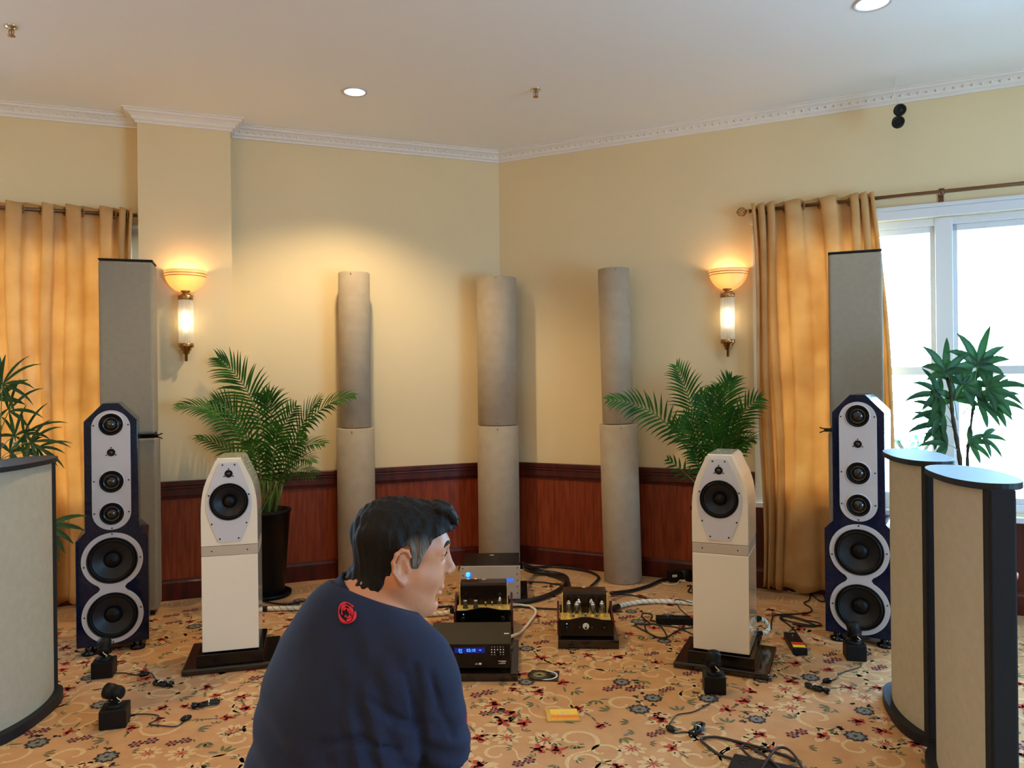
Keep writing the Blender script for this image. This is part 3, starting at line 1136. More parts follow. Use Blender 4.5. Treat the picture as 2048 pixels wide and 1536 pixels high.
# ------------------------------------------------------------------ ivory two-way speakers on columns
def column_speaker(loc, rz, label, base_label):
    root = thing('column_speaker', label, 'speaker', loc, rz, 'ivory column speakers')
    h = .139
    q = MB()
    q.box((0, .165, .3465), (h * 2, .33, .493))
    q.build('column', M['white_lacquer'], root, bevel=.004, bseg=3)
    q = MB()
    q.box((0, .165, .619), (h * 2 - .001, .33 - .001, .050))
    q.build('metal_band', M['champagne'], root, bevel=.002)
    screws(root, [(-.088, .619), (.088, .619)], -.0004, .0035)
    # boat-backed upper cabinet
    side = [(h, .646), (h, .80), (h * .992, .845), (h * .973, .883), (h * .93, .922), (h * .876, .953), (h * .79, .988), (h * .68, 1.021), (h * .57, 1.055), (h * .46, 1.090)]
    out = side + [(-x, z) for x, z in side[::-1]]
    q = MB()
    xz(q, out, .0, .045, [circle2(0, .873, .088, 40)])
    xz(q, out, .045, .34)
    cab = q.build('upper_cabinet', M['white_lacquer'], root, bevel=.006, bseg=3)
    q = MB()
    q.prism([(-.060, .012), (.060, .012), (.058, .33), (-.058, .33)], 1.088, 1.098)
    q.build('top_plate', M['white_lacquer'], root, bevel=.004)
    # silver shield-shaped baffle
    rs = [(.050, .664), (.056, .669), (.088, .748), (.104, .80), (.112, .858), (.109, .898), (.088, .968), (.064, 1.030), (.046, 1.070), (.038, 1.076)]
    out = rs + [(-x, z) for x, z in rs[::-1]]
    q = MB()
    xz(q, out, -.008, -.0002, [circle2(0, .873, .0905, 48)])
    q.build('baffle', M['silver_lt'], root, bevel=.002)
    driver('woofer', root, 0, .873, .096, -.008, 'woofer')
    driver('tweeter', root, 0, 1.018, .020, -.0085, 'tweeter')
    screws(root, [(-.030, 1.064), (.030, 1.064), (-.098, .908), (.098, .908), (-.085, .760), (.085, .760), (-.046, .682), (.046, .682)], -.0082)
    # black foot and granite plinth
    q = MB()
    q.prism([(-.165, -.02), (.165, -.02), (.165, .34), (-.165, .34)], .034, .094)
    q.box((0, .16, .097), (.26, .30, .006))
    q.build('foot_block', M['black_gloss'], root, bevel=.005)
    q = MB()
    q.box((0, .17, .017), (.47, .43, .033))
    q.build('plinth', M['plinth'], root, bevel=.009, bseg=3)
    return root


M['plinth'] = mat('dark_granite', srgb(34, 26, 22), 0.14, coat=.5, noise=.4, nscale=60)
column_speaker((-1.477, 4.0, 0), math.radians(14.6), 'ivory column speaker on a black plinth, in front of the left palm', '')
column_speaker((1.042, 3.897, 0), math.radians(-23.8), 'ivory column speaker on a black plinth, in front of the right palm', '')


# ------------------------------------------------------------------ fabric towers and tubes
def tall_tower(loc, rz, label, ztop, w, d, zmid=1.15):
    root = thing('fabric_tower', label, 'acoustic panel', loc, rz, 'square grey fabric towers')
    q = MB()
    q.box((0, d / 2, (.03 + zmid - .012) / 2 + .0), (w, d, zmid - .012 - .03 + .0))
    q.build('lower_section', M['fabric_grey'], root, bevel=.02, bseg=4)
    q = MB()
    q.box((0, d / 2, (zmid + .012 + ztop - .01) / 2), (w - .02, d - .01, ztop - .01 - zmid - .012))
    q.build('upper_section', M['fabric_grey'], root, bevel=.02, bseg=4)
    q = MB()
    q.box((0, d / 2, ztop - .004), (w - .02, d - .01, .012))
    q.build('top_cap', M['black'], root, bevel=.004)
    q = MB()
    q.box((0, d / 2, zmid), (w - .03, d - .03, .026))
    q.box((0, d / 2, .017), (w - .05, d - .04, .030))
    q.build('joint', M['black'], root)
    return root


def bracket(parent, x, y, z, s):
    q = MB()
    q.box((x, y, z), (.10, .012, .022))
    q.tube([(x + s * .05, y, z + .006), (x + s * .075, y - .02, z + .016)], .004, 6)
    q.tube([(x + s * .05, y, z - .006), (x + s * .075, y - .02, z - .016)], .004, 6)
    q.build('clamp', M['black_gloss'], parent)


tt = tall_tower((-2.444, 4.885, 0), math.radians(19), 'tall warm grey fabric tower behind the left navy speaker', 2.28, .335, .24)
bracket(tt, .13, -.012, 1.152, 1)
tt = tall_tower((2.113, 4.728, 0), math.radians(-23), 'tall warm grey fabric tower behind the right navy speaker', 2.255, .325, .19)
bracket(tt, -.135, -.012, 1.152, -1)


def fabric_tube(loc, rl, ru, zs, zt, label, lean=(0, 0), yaw=0.0):
    root = thing('fabric_column', label, 'acoustic column', loc, yaw, 'round beige fabric columns')
    root.rotation_euler = (lean[0], lean[1], yaw)
    for nm, r, a_, b_ in (('lower_tube', rl, .002, zs), ('upper_tube', ru, zs + .004, zt)):
        q = MB()
        q.lathe([(r - .008, a_), (r, a_ + .006), (r, b_ - .006), (r - .004, b_ - .001), (r - .010, b_)], 64)
        q.lathe([(.0005, b_ - .0005), (r - .010, b_ - .0005)], 32, cap=False)
        q.build(nm, M['fabric_tube'], root)
    q = MB()
    q.lathe([(ru - .02, zs - .002), (ru - .012, zs + .006)], 40)
    q.build('joint_ring', M['black'], root)
    for dx, z, r in ((.0, zs - .022, rl), (.0, zs + .022, ru), (.0, zt - .018, ru), (0, .03, rl)):
        a_ = -math.pi / 2
        q = MB()
        q.lathe([(.005, 0), (.005, .004), (.003, .006), (.0003, .0062)], 10, tr(dx, -r + .001, z) @ FRONT)
        q.build('stud', M['brass'], root)
    return root


fabric_tube((-1.166, 5.72, 0), .138, .115, 1.14, 2.29, 'round beige fabric column between the left palm and the corner column')
fabric_tube((-.116, 6.08, 0), .163, .156, 1.125, 2.288, 'thickest round beige fabric column, standing in the room corner')
fabric_tube((.800, 5.66, 0), .138, .114, 1.15, 2.29, 'round beige fabric column between the corner column and the right palm', (0, -.020))


# ------------------------------------------------------------------ curved free-standing screens in the foreground
def curved_screen(cx_, cy_, half, thick, ang, top, label):
    """lens-shaped plan, long axis along local y"""
    root = thing('curved_screen', label, 'acoustic screen', (cx_, cy_, 0), ang, 'curved fabric screens')
    n = 24

    def lens(hl, ht, cut):
        """boundary from near tip to far tip on the left and back on the right, tips cut to width 2*cut"""
        L, R_ = [], []
        for i in range(n + 1):
            t = -1 + 2 * i / n
            w = cut + (ht - cut) * (1 - t * t) ** .9
            L.append((-w, t * hl))
            R_.append((w, t * hl))
        return L, R_
    L, R_ = lens(half * .91, thick * .93, .040)
    q = MB()
    q.prism(L[::-1] + R_, .045, top - .02)
    q.build('fabric_skin', M['fabric_screen'], root)
    for s in (-1, 1):
        q = MB()
        y = s * half * .955
        q.prism([(-.044, y - .028), (.044, y - .028), (.040, y + .028), (-.040, y + .028)] if s > 0 else
                [(-.040, y - .028), (.040, y - .028), (.044, y + .028), (-.044, y + .028)], .04, top - .018)
        q.build('end_post', M['black_fabric'], root, bevel=.008, bseg=3)

    def plate(hl, ht):
        pts = []
        for i in range(48):
            a = 2 * math.pi * i / 48
            c, s_ = math.cos(a), math.sin(a)
            pts.append((ht * math.copysign(abs(c) ** .85, c), hl * math.copysign(abs(s_) ** .8, s_)))
        return pts
    q = MB()
    q.prism(plate(half * 1.04, thick * 1.12), top - .022, top)
    q.build('top_plate', M['charcoal'], root, bevel=.003)
    q = MB()
    q.prism(plate(half * 1.08, thick * 1.22), .002, .045)
    q.build('base_plate', M['charcoal'], root, bevel=.006)
    return root


curved_screen(1.757, 3.350, .275, .105, math.radians(-14), 1.145, 'curved oatmeal fabric screen behind its twin, beside the right navy speaker')
curved_screen(1.630, 2.745, .262, .105, math.radians(-12), 1.140, 'nearest curved oatmeal fabric screen, at the lower right of the photo')
curved_screen(-2.232, 3.42, .285, .105, math.radians(3), 1.150, 'curved oatmeal fabric screen at the left edge of the photo')


# ------------------------------------------------------------------ plants
def bez(a, b, c, n):
    return [a * (1 - t) ** 2 + b * 2 * t * (1 - t) + c * t * t for t in [i / n for i in range(n + 1)]]


def frond(root, base, ctrl, tip, nl, ll, bare=.35, hint=None, seed=0, m='leaf', wid=.0185, ang=62):
    """feather frond: rachis along a curve, paired folded leaflets"""
    rnd = random.Random(seed)
    o0 = root.location
    a, b, c = [Vector(p) - o0 for p in (base, ctrl, tip)]
    n = 40
    ll *= 1.12
    nl = int(nl * .78)
    P = bez(a, b, c, n)
    q = MB()
    q.tube(P, [.0055 * (1 - .8 * i / n) + .0006 for i in range(n + 1)], 5, mi=1)
    hint = Vector(hint) if hint else Vector((0, -.75, .65))
    for k in range(nl):
        t = bare + (1 - bare) * (k + .5) / nl
        f = t * n
        i = min(n - 1, int(f))
        p = P[i].lerp(P[i + 1], f - i)
        T = (P[i + 1] - P[i]).normalized()
        nrm = (hint - T * hint.dot(T)).normalized()
        side = T.cross(nrm).normalized()
        u = (t - bare) / (1 - bare)
        L = ll * (math.sin(math.pi * (.16 + .80 * u)) ** .6) * rnd.uniform(.88, 1.08)
        an = math.radians(ang * (1 - .62 * u) + rnd.uniform(-4, 4))
        for s in (-1, 1):
            d = (T * math.cos(an) + side * s * math.sin(an) + nrm * .10).normalized()
            w = wid * (1 - .3 * u)
            wv = d.cross(nrm).normalized()
            pts = []
            rows = 4
            cur = p.copy()
            dd = d.copy()
            for r in range(rows + 1):
                pts.append((cur.copy(), w * (0.35, 1.0, .9, .55, .04)[r]))
                dd = (dd + Vector((0, 0, -.04 - .07 * r))).normalized()
                cur = cur + dd * (L / rows)
            vs_, fs = [], []
            for (cc, ww) in pts:
                vs_ += [cc - wv * ww * .5 + nrm * ww * .18, cc, cc + wv * ww * .5 + nrm * ww * .18]
            for r in range(rows):
                for h in (0, 1):
                    x = r * 3 + h
                    fs.append((x, x + 1, x + 4, x + 3))
            q.add(vs_, fs, False, 0)
    return q.build('frond', [M[m], M['stalk']], root)


def plant_pot(root, r0, r1, h, m, saucer=True):
    q = MB()
    q.lathe([(r0, .02), (r1, h - .02), (r1 + .008, h - .018), (r1 + .008, h), (r1 - .012, h), (r1 - .016, h - .04), (.001, h - .04)], 48)
    q.build('pot', m, root)
    if saucer:
        q = MB()
        q.lathe([(r0 + .03, 0.0), (r0 + .045, .004), (r0 + .048, .028), (r0 + .040, .030), (r0 + .034, .012), (.001, .012)], 48)
        q.build('saucer', m, root)
    q = MB()
    q.lathe([(r1 - .017, h - .036), (r1 * .5, h - .026), (.001, h - .022)], 32, cap=False)
    q.build('soil', M['soil'], root)


M['pot_black'] = mat('black_planter', srgb(9, 9, 10), 0.4, spec=.25)
M['pot_terra'] = mat('terracotta', srgb(176, 98, 62), 0.7, noise=.15, nscale=20)


def palm(loc, label, spec, seed, h=.60):
    root = thing('potted_palm', label, 'potted plant', loc, 0, 'feathery potted palms')
    plant_pot(root, .115, .158, h, M['pot_black'])
    rnd = random.Random(seed)
    L = Vector(loc)
    for i, s in enumerate(spec):
        (cx1, cy1), (tx, ty), dy1, dy2, nl, ll, bare, hint = s
        a_ = rnd.uniform(0, 6.28)
        base = L + Vector((.06 * math.cos(a_), .05 * math.sin(a_), h - .04))
        ctrl = at(cx1, cy1, L.y + dy1)
        tip = at(tx, ty, L.y + dy2)
        frond(root, base, ctrl, tip, nl, ll, bare, hint, seed * 50 + i)
    # bare cane stems rising in a clump
    q = MB()
    for k in range(14):
        a_ = rnd.uniform(0, 6.28)
        r = rnd.uniform(.01, .07)
        b_ = Vector((r * math.cos(a_), r * math.sin(a_), h - .05))
        e = b_ + Vector((rnd.uniform(-.08, .08), rnd.uniform(-.05, .05), rnd.uniform(.25, .5)))
        q.tube([b_, (b_ + e) / 2 + Vector((rnd.uniform(-.01, .01), 0, 0)), e], [.007, .006, .003], 6)
    q.build('stem', M['stalk'], root)
    return root


F = (0, -1, .15)
U = (0, -.6, .8)
# (control pixel), (tip pixel), depth offsets, leaflet pairs, leaflet length, bare fraction, normal hint
palmL = [((548, 800), (437, 716), .02, -.05, 30, .20, .42, F),
         ((500, 800), (356, 812), -.1, -.25, 26, .15, .42, U),
         ((600, 800), (708, 792), -.02, -.12, 24, .14, .45, U),
         ((520, 850), (430, 800), .06, .0, 26, .19, .35, F),
         ((560, 800), (530, 790), .1, .0, 24, .17, .35, F),
         ((585, 850), (640, 800), -.05, -.15, 24, .15, .35, U),
         ((565, 880), (648, 888), -.15, -.35, 26, .15, .30, U),
         ((540, 880), (592, 812), -.1, -.2, 24, .15, .35, F),
         ((520, 900), (470, 860), -.1, -.3, 24, .16, .35, U),
         ((505, 900), (395, 875), -.05, -.1, 20, .12, .40, U),
         ((560, 920), (630, 950), -.12, -.3, 16, .12, .50, U),
         ((570, 900), (610, 870), -.2, -.35, 22, .14, .30, F),
         ((545, 900), (556, 850), -.2, -.35, 22, .15, .30, F),
         ((530, 900), (500, 880), -.25, -.4, 20, .15, .30, F),
         ((590, 890), (625, 925), -.2, -.4, 18, .12, .35, U)]
palm((-1.722, 5.37, 0), 'potted areca palm in a tall black planter, left of the corner columns', palmL, 3)
palmR = [((1400, 830), (1352, 732), .02, -.02, 28, .16, .40, F),
         ((1360, 800), (1216, 800), -.1, -.15, 26, .15, .40, F),
         ((1440, 800), (1462, 758), .0, -.05, 28, .16, .35, F),
         ((1450, 830), (1520, 796), -.1, -.15, 18, .14, .40, F),
         ((1440, 850), (1400, 790), -.1, -.15, 26, .17, .35, F),
         ((1430, 830), (1430, 775), .02, -.1, 26, .17, .35, F),
         ((1460, 850), (1498, 850), -.15, -.3, 24, .15, .35, U),
         ((1400, 860), (1342, 850), -.12, -.2, 22, .13, .40, F),
         ((1380, 950), (1335, 918), -.05, -.05, 8, .08, .55, F),
         ((1410, 870), (1370, 830), -.2, -.3, 24, .16, .30, F),
         ((1450, 870), (1470, 820), -.2, -.3, 24, .16, .30, F),
         ((1430, 880), (1420, 850), -.25, -.35, 22, .15, .30, F),
         ((1460, 880), (1505, 880), -.2, -.3, 20, .13, .35, U),
         ((1440, 880), (1450, 870), -.25, -.35, 20, .14, .30, F),
         ((1400, 920), (1385, 895), -.15, -.25, 16, .11, .40, F)]
palm((1.376, 5.25, 0), 'potted areca palm half hidden behind the right ivory speaker', palmR, 5)


def leaf_fan(root, base, hub, n, L, w, seed, nrm=(0, -1, .3), spread=2.4, up=None):
    """rhapis leaf: thin petiole and a fan of long ribbed blades"""
    rnd = random.Random(seed)
    o0 = root.location
    b_, h = Vector(base) - o0, Vector(hub) - o0
    q = MB()
    mid = (b_ + h) / 2 + Vector((0, 0, .02))
    q.tube(bez(b_, mid, h, 6), .0025, 5, mi=1)
    T = (h - b_).normalized() if up is None else Vector(up).normalized()
    nr = Vector(nrm)
    nr = (nr - T * nr.dot(T)).normalized()
    S = T.cross(nr)
    for k in range(n):
        a_ = (k / (n - 1) - .5) * spread + rnd.uniform(-.08, .08)
        d = (T * math.cos(a_) + S * math.sin(a_) + nr * rnd.uniform(-.1, .25)).normalized()
        ln = L * rnd.uniform(.8, 1.1) * (1 - .15 * abs(a_))
        wv = d.cross(nr).normalized()
        cur = h.copy()
        rows = 6
        vs_, fs = [], []
        ws = (.15, .75, 1, 1, .85, .6, .12)
        for r in range(rows + 1):
            ww = w * ws[r]
            vs_ += [cur - wv * ww * .5 + nr * ww * .16, cur.copy(), cur + wv * ww * .5 + nr * ww * .16]
            d = (d + Vector((0, 0, -.055 - .03 * r))).normalized()
            cur = cur + d * (ln / rows)
        for r in range(rows):
            for hh in (0, 1):
                x = r * 3 + hh
                fs.append((x, x + 1, x + 4, x + 3))
        q.add(vs_, fs, True, 0)
    return q.build('leaf_fan', [M['leaf_dark'], M['stalk']], root)


# right lady palm: pot stands behind the curved screens, canes rise before the window
rl = Vector((2.62, 4.36, 0))
root = thing('lady_palm', 'lady palm with long dark leaves in front of the bright right window', 'potted plant', rl, 0, 'lady palms')
plant_pot(root, .13, .19, .38, M['pot_terra'], False)
Y0 = 4.30
c1 = [Vector((2.52, 4.30, .35)) - rl, at(1928, 1050, Y0) - rl, at(1921, 930, Y0) - rl, at(1905, 830, Y0) - rl, at(1900, 755, Y0) - rl]
c2 = [Vector((2.60, 4.36, .35)) - rl, at(1950, 1050, Y0 + .04) - rl, at(1935, 930, Y0 + .04) - rl, at(1942, 850, Y0) - rl, at(1955, 740, Y0 + .02) - rl]
for c in (c1, c2):
    q = MB()
    P = smooth_path(c, 8)
    q.tube(P, [.016 * (1 - .5 * i / len(P)) + .002 * math.sin(i * 2.3) for i in range(len(P))] if c is c1 else [.011 * (1 - .5 * i / len(P)) + .0015 * math.sin(i * 2.0) for i in range(len(P))], 8)
    q.build('cane', M['bark'], root)
fans = [((1900, 760), (1890, 748), 6, .20, .042, 2.6, (-.15, 0, 1)), ((1945, 790), (1955, 732), 7, .23, .044, 2.9, (.1, 0, 1)),
        ((1910, 800), (1925, 770), 7, .20, .042, 3.4, (.6, 0, .5)), ((1900, 820), (1880, 790), 7, .20, .036, 3.2, (-1, 0, .2)),
        ((1945, 800), (1975, 775), 7, .22, .038, 3.0, (1, 0, .25)), ((1925, 830), (1955, 800), 6, .20, .036, 2.8, (1, 0, -.1)),
        ((1905, 850), (1885, 825), 6, .18, .032, 2.8, (-1, 0, -.1)), ((1915, 860), (1880, 850), 5, .18, .032, 2.6, (-1, 0, -.5)),
        ((1920, 905), (1895, 890), 5, .15, .030, 2.2, (-1, 0, .3)), ((1930, 900), (1938, 885), 5, .16, .032, 2.4, (1, 0, .1)),
        ((1945, 830), (1980, 805), 6, .20, .038, 2.4, (1, 0, .3)), ((1915, 840), (1908, 800), 6, .17, .038, 3.0, (0, 0, 1)),
        ((1945, 880), (1965, 875), 4, .15, .028, 2.0, (1, 0, -.2))]
for i, (b_, h, n, L, w, sp, up) in enumerate(fans):
    leaf_fan(root, at(b_[0], b_[1], Y0), at(h[0], h[1], Y0 - .04 + .02 * (i % 4)), n, L, w * 1.05, i + 40, (0, -1, .35), sp, up)

# left lady palm behind the left curved screen
ll_ = Vector((-2.80, 4.02, 0))
root = thing('lady_palm', 'lady palm with arching dark leaves behind the screen at the left edge', 'potted plant', ll_, 0, 'lady palms')
plant_pot(root, .12, .16, .40, M['pot_black'], False)
Y1 = 4.0
for k, (dx, top) in enumerate((((-.06), (-20, 860)), ((.03), (25, 900)), ((.0), (0, 850)))):
    q = MB()
    P = smooth_path([Vector((dx, 0, .36)), at(top[0] - 10, 1050, Y1) - ll_, at(top[0], top[1], Y1) - ll_], 8)
    q.tube(P, [.012 * (1 - .4 * i / len(P)) for i in range(len(P))], 8)
    q.build('cane', M['bark'], root)
fansL = [((0, 870), (5, 770), 6, .19, .03, 2.6, (.9, 0, .5)), ((0, 870), (18, 822), 6, .20, .03, 3.0, (.9, 0, .5)),
         ((20, 910), (48, 868), 6, .18, .028, 2.9, (1, 0, .4)), ((0, 900), (30, 872), 5, .14, .028, 3.2, (.3, 0, 1)),
         ((25, 900), (60, 885), 6, .19, .028, 2.6, (1, 0, -.1)), ((-10, 870), (-5, 800), 6, .20, .045, 3.2, (-.2, 0, 1)),
         ((0, 920), (75, 895), 5, .15, .026, 2.0, (1, 0, -.4)), ((0, 920), (20, 905), 6, .15, .035, 3.4, (.4, 0, .3)),
         ((10, 1000), (90, 1058), 5, .18, .048, 1.6, (1, 0, -.1)), ((0, 930), (-30, 880), 6, .22, .04, 3.0, (-1, 0, .4)),
         ((0, 930), (45, 905), 5, .13, .035, 3.0, (.5, 0, .5))]
for i, (b_, h, n, L, w, sp, up) in enumerate(fansL):
    leaf_fan(root, at(b_[0], b_[1], Y1), at(h[0], h[1], Y1 - .05 + .02 * (i % 4)), n, L * 1.2, w * .62, i + 80, (0, -1, .5), sp, up)


# ------------------------------------------------------------------ electronics
def sticker(parent, x, y, z, w=.022, d=.010):
    q = MB()
    q.box((x, y, z + .0006), (w, d, .0012))
    q.build('sticker', M['white_label'], parent)


def led(parent, x, y, z, r, m, name='led'):
    q = MB()
    q.lathe([(r, 0), (r, .002), (r * .6, .004), (.0002, .0045)], 14, tr(x, y, z) @ FRONT, cap=False)
    q.build(name, M[m], parent)


# silver power amplifier at the back
r_ = thing('power_amplifier', 'large silver-fronted power amplifier with blue lights, at the back by the corner column', 'amplifier', (-.158, 5.12, 0), 0)
q = MB()
q.box((0, .20, .138), (.386, .40, .212))
q.build('case', M['amp_top'], r_, bevel=.002)
q = MB()
xz(q, [(-.198, .030), (.198, .030), (.198, .250), (-.198, .250)], -.014, -.0005)
q.build('face_plate', M['amp_silver'], r_, bevel=.002)
q = MB()
for i in range(9):
    for j in range(3):
        q.box((.06 + i * .014, .12 + j * .09, .2445), (.005, .06, .002))
q.build('vent_slot', M['black'], r_)
screws(r_, [(-.182, .236), (-.182, .19), (-.182, .145), (-.182, .10), (.178, .238), (.178, .197), (.178, .155), (.178, .113), (.178, .070)], -.0145, .004)
led(r_, -.148, -.0145, .196, .016, 'blue_led2', 'power_button')
led(r_, -.148, -.0145, .158, .014, 'blue_led2', 'power_button')
q = MB()
q.box((-.132, -.016, .193), (.016, .003, .018))
q.box((.128, -.016, .156), (.046, .003, .018))
q.build('display', M['blue_led'], r_)
led(r_, -.098, -.0145, .165, .006, 'orange_led')
q = MB()
for rr in (.022, .014, .007):
    q.tube([(.0 + rr * math.cos(a_), -.0148, .148 + rr * .9 * math.sin(a_)) for a_ in [math.pi * i / 16 for i in range(17)]], .0009, 5)
q.build('round_emblem', M['bronze_rod'], r_)
sticker(r_, .0, .33, .2442, .03, .012)
q = MB()
q.box((.012, .21, .0165), (.47, .46, .033))
q.build('base_board', M['plinth'], r_, bevel=.003)
for sx in (-1, 1):
    q = MB()
    q.tube([(sx * .194, .10, .19), (sx * .222, .12, .19), (sx * .222, .28, .19), (sx * .194, .30, .19)], .006, 8)
    q.build('handle', M['chrome'], r_)


def valve(root, x, y, z, r, h, name='valve', style='power'):
    X = tr(x, y, z)
    if style == 'power':
        q = MB()
        q.lathe([(r * .85, 0), (r * .85, h * .18), (r * .7, h * .2)], 20, X)
        b_ = q.build(name, M['deck'], root)
        q = MB()
        q.lathe([(r * .7, h * .17), (r * .98, h * .26), (r, h * .5), (r * .92, h * .78), (r * .7, h * .90), (r * .3, h * .97), (.0005, h)], 20, X, cap=False)
        q.build('glass_envelope', M['tube_glass'], b_)
        q = MB()
        q.lathe([(r * .50, h * .24), (r * .56, h * .3), (r * .56, h * .62), (r * .3, h * .66)], 12, X)
        q.build('anode', M['cd_case'], b_)
        q = MB()
        q.lathe([(r * .90, h * .80), (r * .69, h * .90), (r * .29, h * .975), (.0005, h * 1.002)], 20, X, cap=False)
        q.build('getter_cap', M['chrome'], b_)
    else:
        q = MB()
        q.lathe([(r * 1.25, 0), (r * 1.25, h * .10), (r, h * .14), (r, h * .86), (r * .8, h * .90)], 18, X)
        b_ = q.build(name, M['cd_case'], root)
        q = MB()
        q.lathe([(r, h * .84), (r * 1.02, h * .93), (r * .8, h), (.0005, h)], 18, X, cap=False)
        q.build('metal_cap', M['chrome'], b_)
    return b_


def valve_amp(name, label, cat, loc, rz, w, zb, hb, dep, cov_y, cov_h, stand, kind):
    """black front with a humped top edge, gold deck, mahogany cheeks and a black transformer cover"""
    root = thing(name, label, cat, loc, rz)
    h = w / 2
    zt = zb + hb
    n = 16
    top = [(h - 2 * h * i / n, zt - .006 + .016 * max(0, min(1, (1.25 - abs(1 - 2 * i / n) * 1.9))) ** 1) for i in range(n + 1)]
    q = MB()
    xz(q, [(-h, zb), (h, zb)] + top, -.010, .0)
    q.build('front_panel', M['black_gloss'], root, bevel=.0015)
    q = MB()
    q.box((0, dep / 2 + .001, zb + (hb - .01) / 2), (w - .01, dep, hb - .012))
    q.build('chassis', M['black'], root)
    q = MB()
    q.box((0, (cov_y) / 2 + .001, zt - .008), (w - .012, cov_y, .004))
    q.build('deck', M['deck'], root, bevel=.001)
    # cover with a sloping rear
    q = MB()
    yz = [(cov_y, zt - .006), (cov_y, zt + cov_h - .012), (cov_y + .012, zt + cov_h), (cov_y + .105, zt + cov_h), (dep, zt + .01), (dep, zt - .006)]
    X = Matrix(((0, 0, 1, 0), (1, 0, 0, 0), (0, 1, 0, 0), (0, 0, 0, 1)))
    q.prism(yz, -(h - .022), h - .022, X=X)
    q.build('transformer_cover', M['cover'], root, bevel=.003)
    for s in (-1, 1):
        q = MB()
        x = s * (h - .019)
        q.box((x, cov_y + .002, zt + cov_h / 2 - .006), (.006, .012, cov_h))
        q.sphere((x, cov_y - .004, zt + cov_h - .016), .005, 8, 6)
        q.build('gold_edge', M['deck'], root)
        q = MB()
        yz = [(.0, zb), (.0, zt - .012), (cov_y, zt + .012), (cov_y + .04, zt + .05), (dep * .8, zt + .03), (dep, zb + .03), (dep, zb)]
        a_, b_ = (h, h + .012) if s > 0 else (-h - .012, -h)
        q.prism(yz, a_, b_, X=X)
        q.build('side_cheek', M['mahogany'], root, bevel=.002)
    sticker(root, .0, cov_y + .09, zt + cov_h)
    led(root, -h * .72, -.0105, zt - .026, .003, 'blue_led2')
    q = MB()
    q.lathe([(.012, 0), (.013, .010), (.010, .013), (.0005, .013)], 20, tr(-h * .72, -.0105, zt - .05) @ FRONT)
    q.build('knob', M['black_gloss'], root)
    q = MB()
    q.lathe([(.014, 0), (.014, .010), (.011, .014), (.0005, .014)], 20, tr(h * .70, -.0105, zt - .048) @ FRONT)
    q.build('knob', M['black_gloss'], root)
    if stand:
        q = MB()
        q.box((stand[3], stand[2] / 2 - .035, stand[1] / 2), (stand[0], stand[2], stand[1] - .002))
        q.build('base_board', M['plinth'], root, bevel=.003)
    q = MB()
    for sx in (-1, 1):
        for sy in (.04, dep - .04):
            q.lathe([(.014, zb - .012), (.016, zb - .004), (.016, zb)], 14, tr(sx * (h - .03), sy, 0))
    tag(q.build('foot', M['black'], root), kind='stuff')
    return root


M['cover'] = mat('dark_brown_metal_cover', srgb(38, 24, 20), 0.25, metal=.5, coat=.3)
ra = valve_amp('valve_amplifier', 'valve amplifier with six tall glass valves on a gold deck, right of the centre', 'amplifier',
               (.394, 4.275, 0), math.radians(-3), .292, .062, .095, .30, .125, .115, (.335, .050, .39, .012), 'power')
for x, y in ((-.092, .070), (-.048, .050), (.042, .050), (.094, .066), (-.034, .098), (.036, .098)):
    valve(ra, x, y, .151, .0165, .088)
for x, y in ((-.068, .024), (.000, .028), (.062, .024)):
    valve(ra, x, y, .151, .006, .030, 'small_valve')
q = MB()
q.lathe([(.018, 0), (.018, .003), (.015, .004), (.0005, .004)], 28, tr(0, -.0105, .118) @ FRONT, cap=False)
mtr = q.build('meter', M['white_label'], ra)
q = MB()
q.tube([(0, -.0152, .112), (.006, -.0152, .128)], .0008, 5)
q.lathe([(.006, .0), (.006, .002), (.0005, .002)], 12, tr(0, -.0147, .110) @ FRONT)
q.build('needle', M['black'], mtr)
for x in (-.034, .034):
    led(ra, x, -.0105, .112, .0022, 'silver_lt', 'small_button')
pa = valve_amp('valve_preamplifier', 'valve preamplifier with small silver-capped valves, in front of the silver amplifier', 'amplifier',
               (-.180, 4.43, 0), math.radians(1), .318, .062, .108, .30, .110, .118, (.345, .050, .36, 0.0), 'pre')
for x in (-.105, -.045):
    valve(pa, x, .045, .164, .0125, .048, 'capped_valve', 'can')
for x in (.012, .050):
    valve(pa, x, .050, .164, .007, .036, 'small_valve')
for x, y in ((.094, .050), (.096, .080)):
    valve(pa, x, y, .164, .011, .052, 'glass_valve')

# disc player
cd = thing('disc_player', 'dark disc player with blue digits on its display, beside the seated man', 'disc player', (-.235, 3.83, 0), math.radians(-1))
q = MB()
q.box((0, .165, .125), (.418, .33, .112))
q.build('case', M['cd_case'], cd, bevel=.002)
q = MB()
xz(q, [(-.210, .062), (.210, .062), (.210, .180), (-.210, .180)], -.012, -.0005)
q.build('front_panel', M['black_gloss'], cd, bevel=.002)
q = MB()
q.box((.022, .215, .0205), (.452, .49, .040))
q.build('base_board', M['plinth'], cd, bevel=.002)
q = MB()
for sx in (-.17, .17):
    for sy in (.04, .29):
        q.lathe([(.02, .0405), (.022, .046), (.022, .068)], 16, tr(sx, sy, 0))
q.build('foot', M['black'], cd)
q = MB()
q.box((.010, -.0126, .150), (.150, .0012, .026))
q.build('display_window', mat('display_blue_glow', srgb(8, 12, 60), .3, emit=(.0, .01, .30, 1), estr=.6), cd)


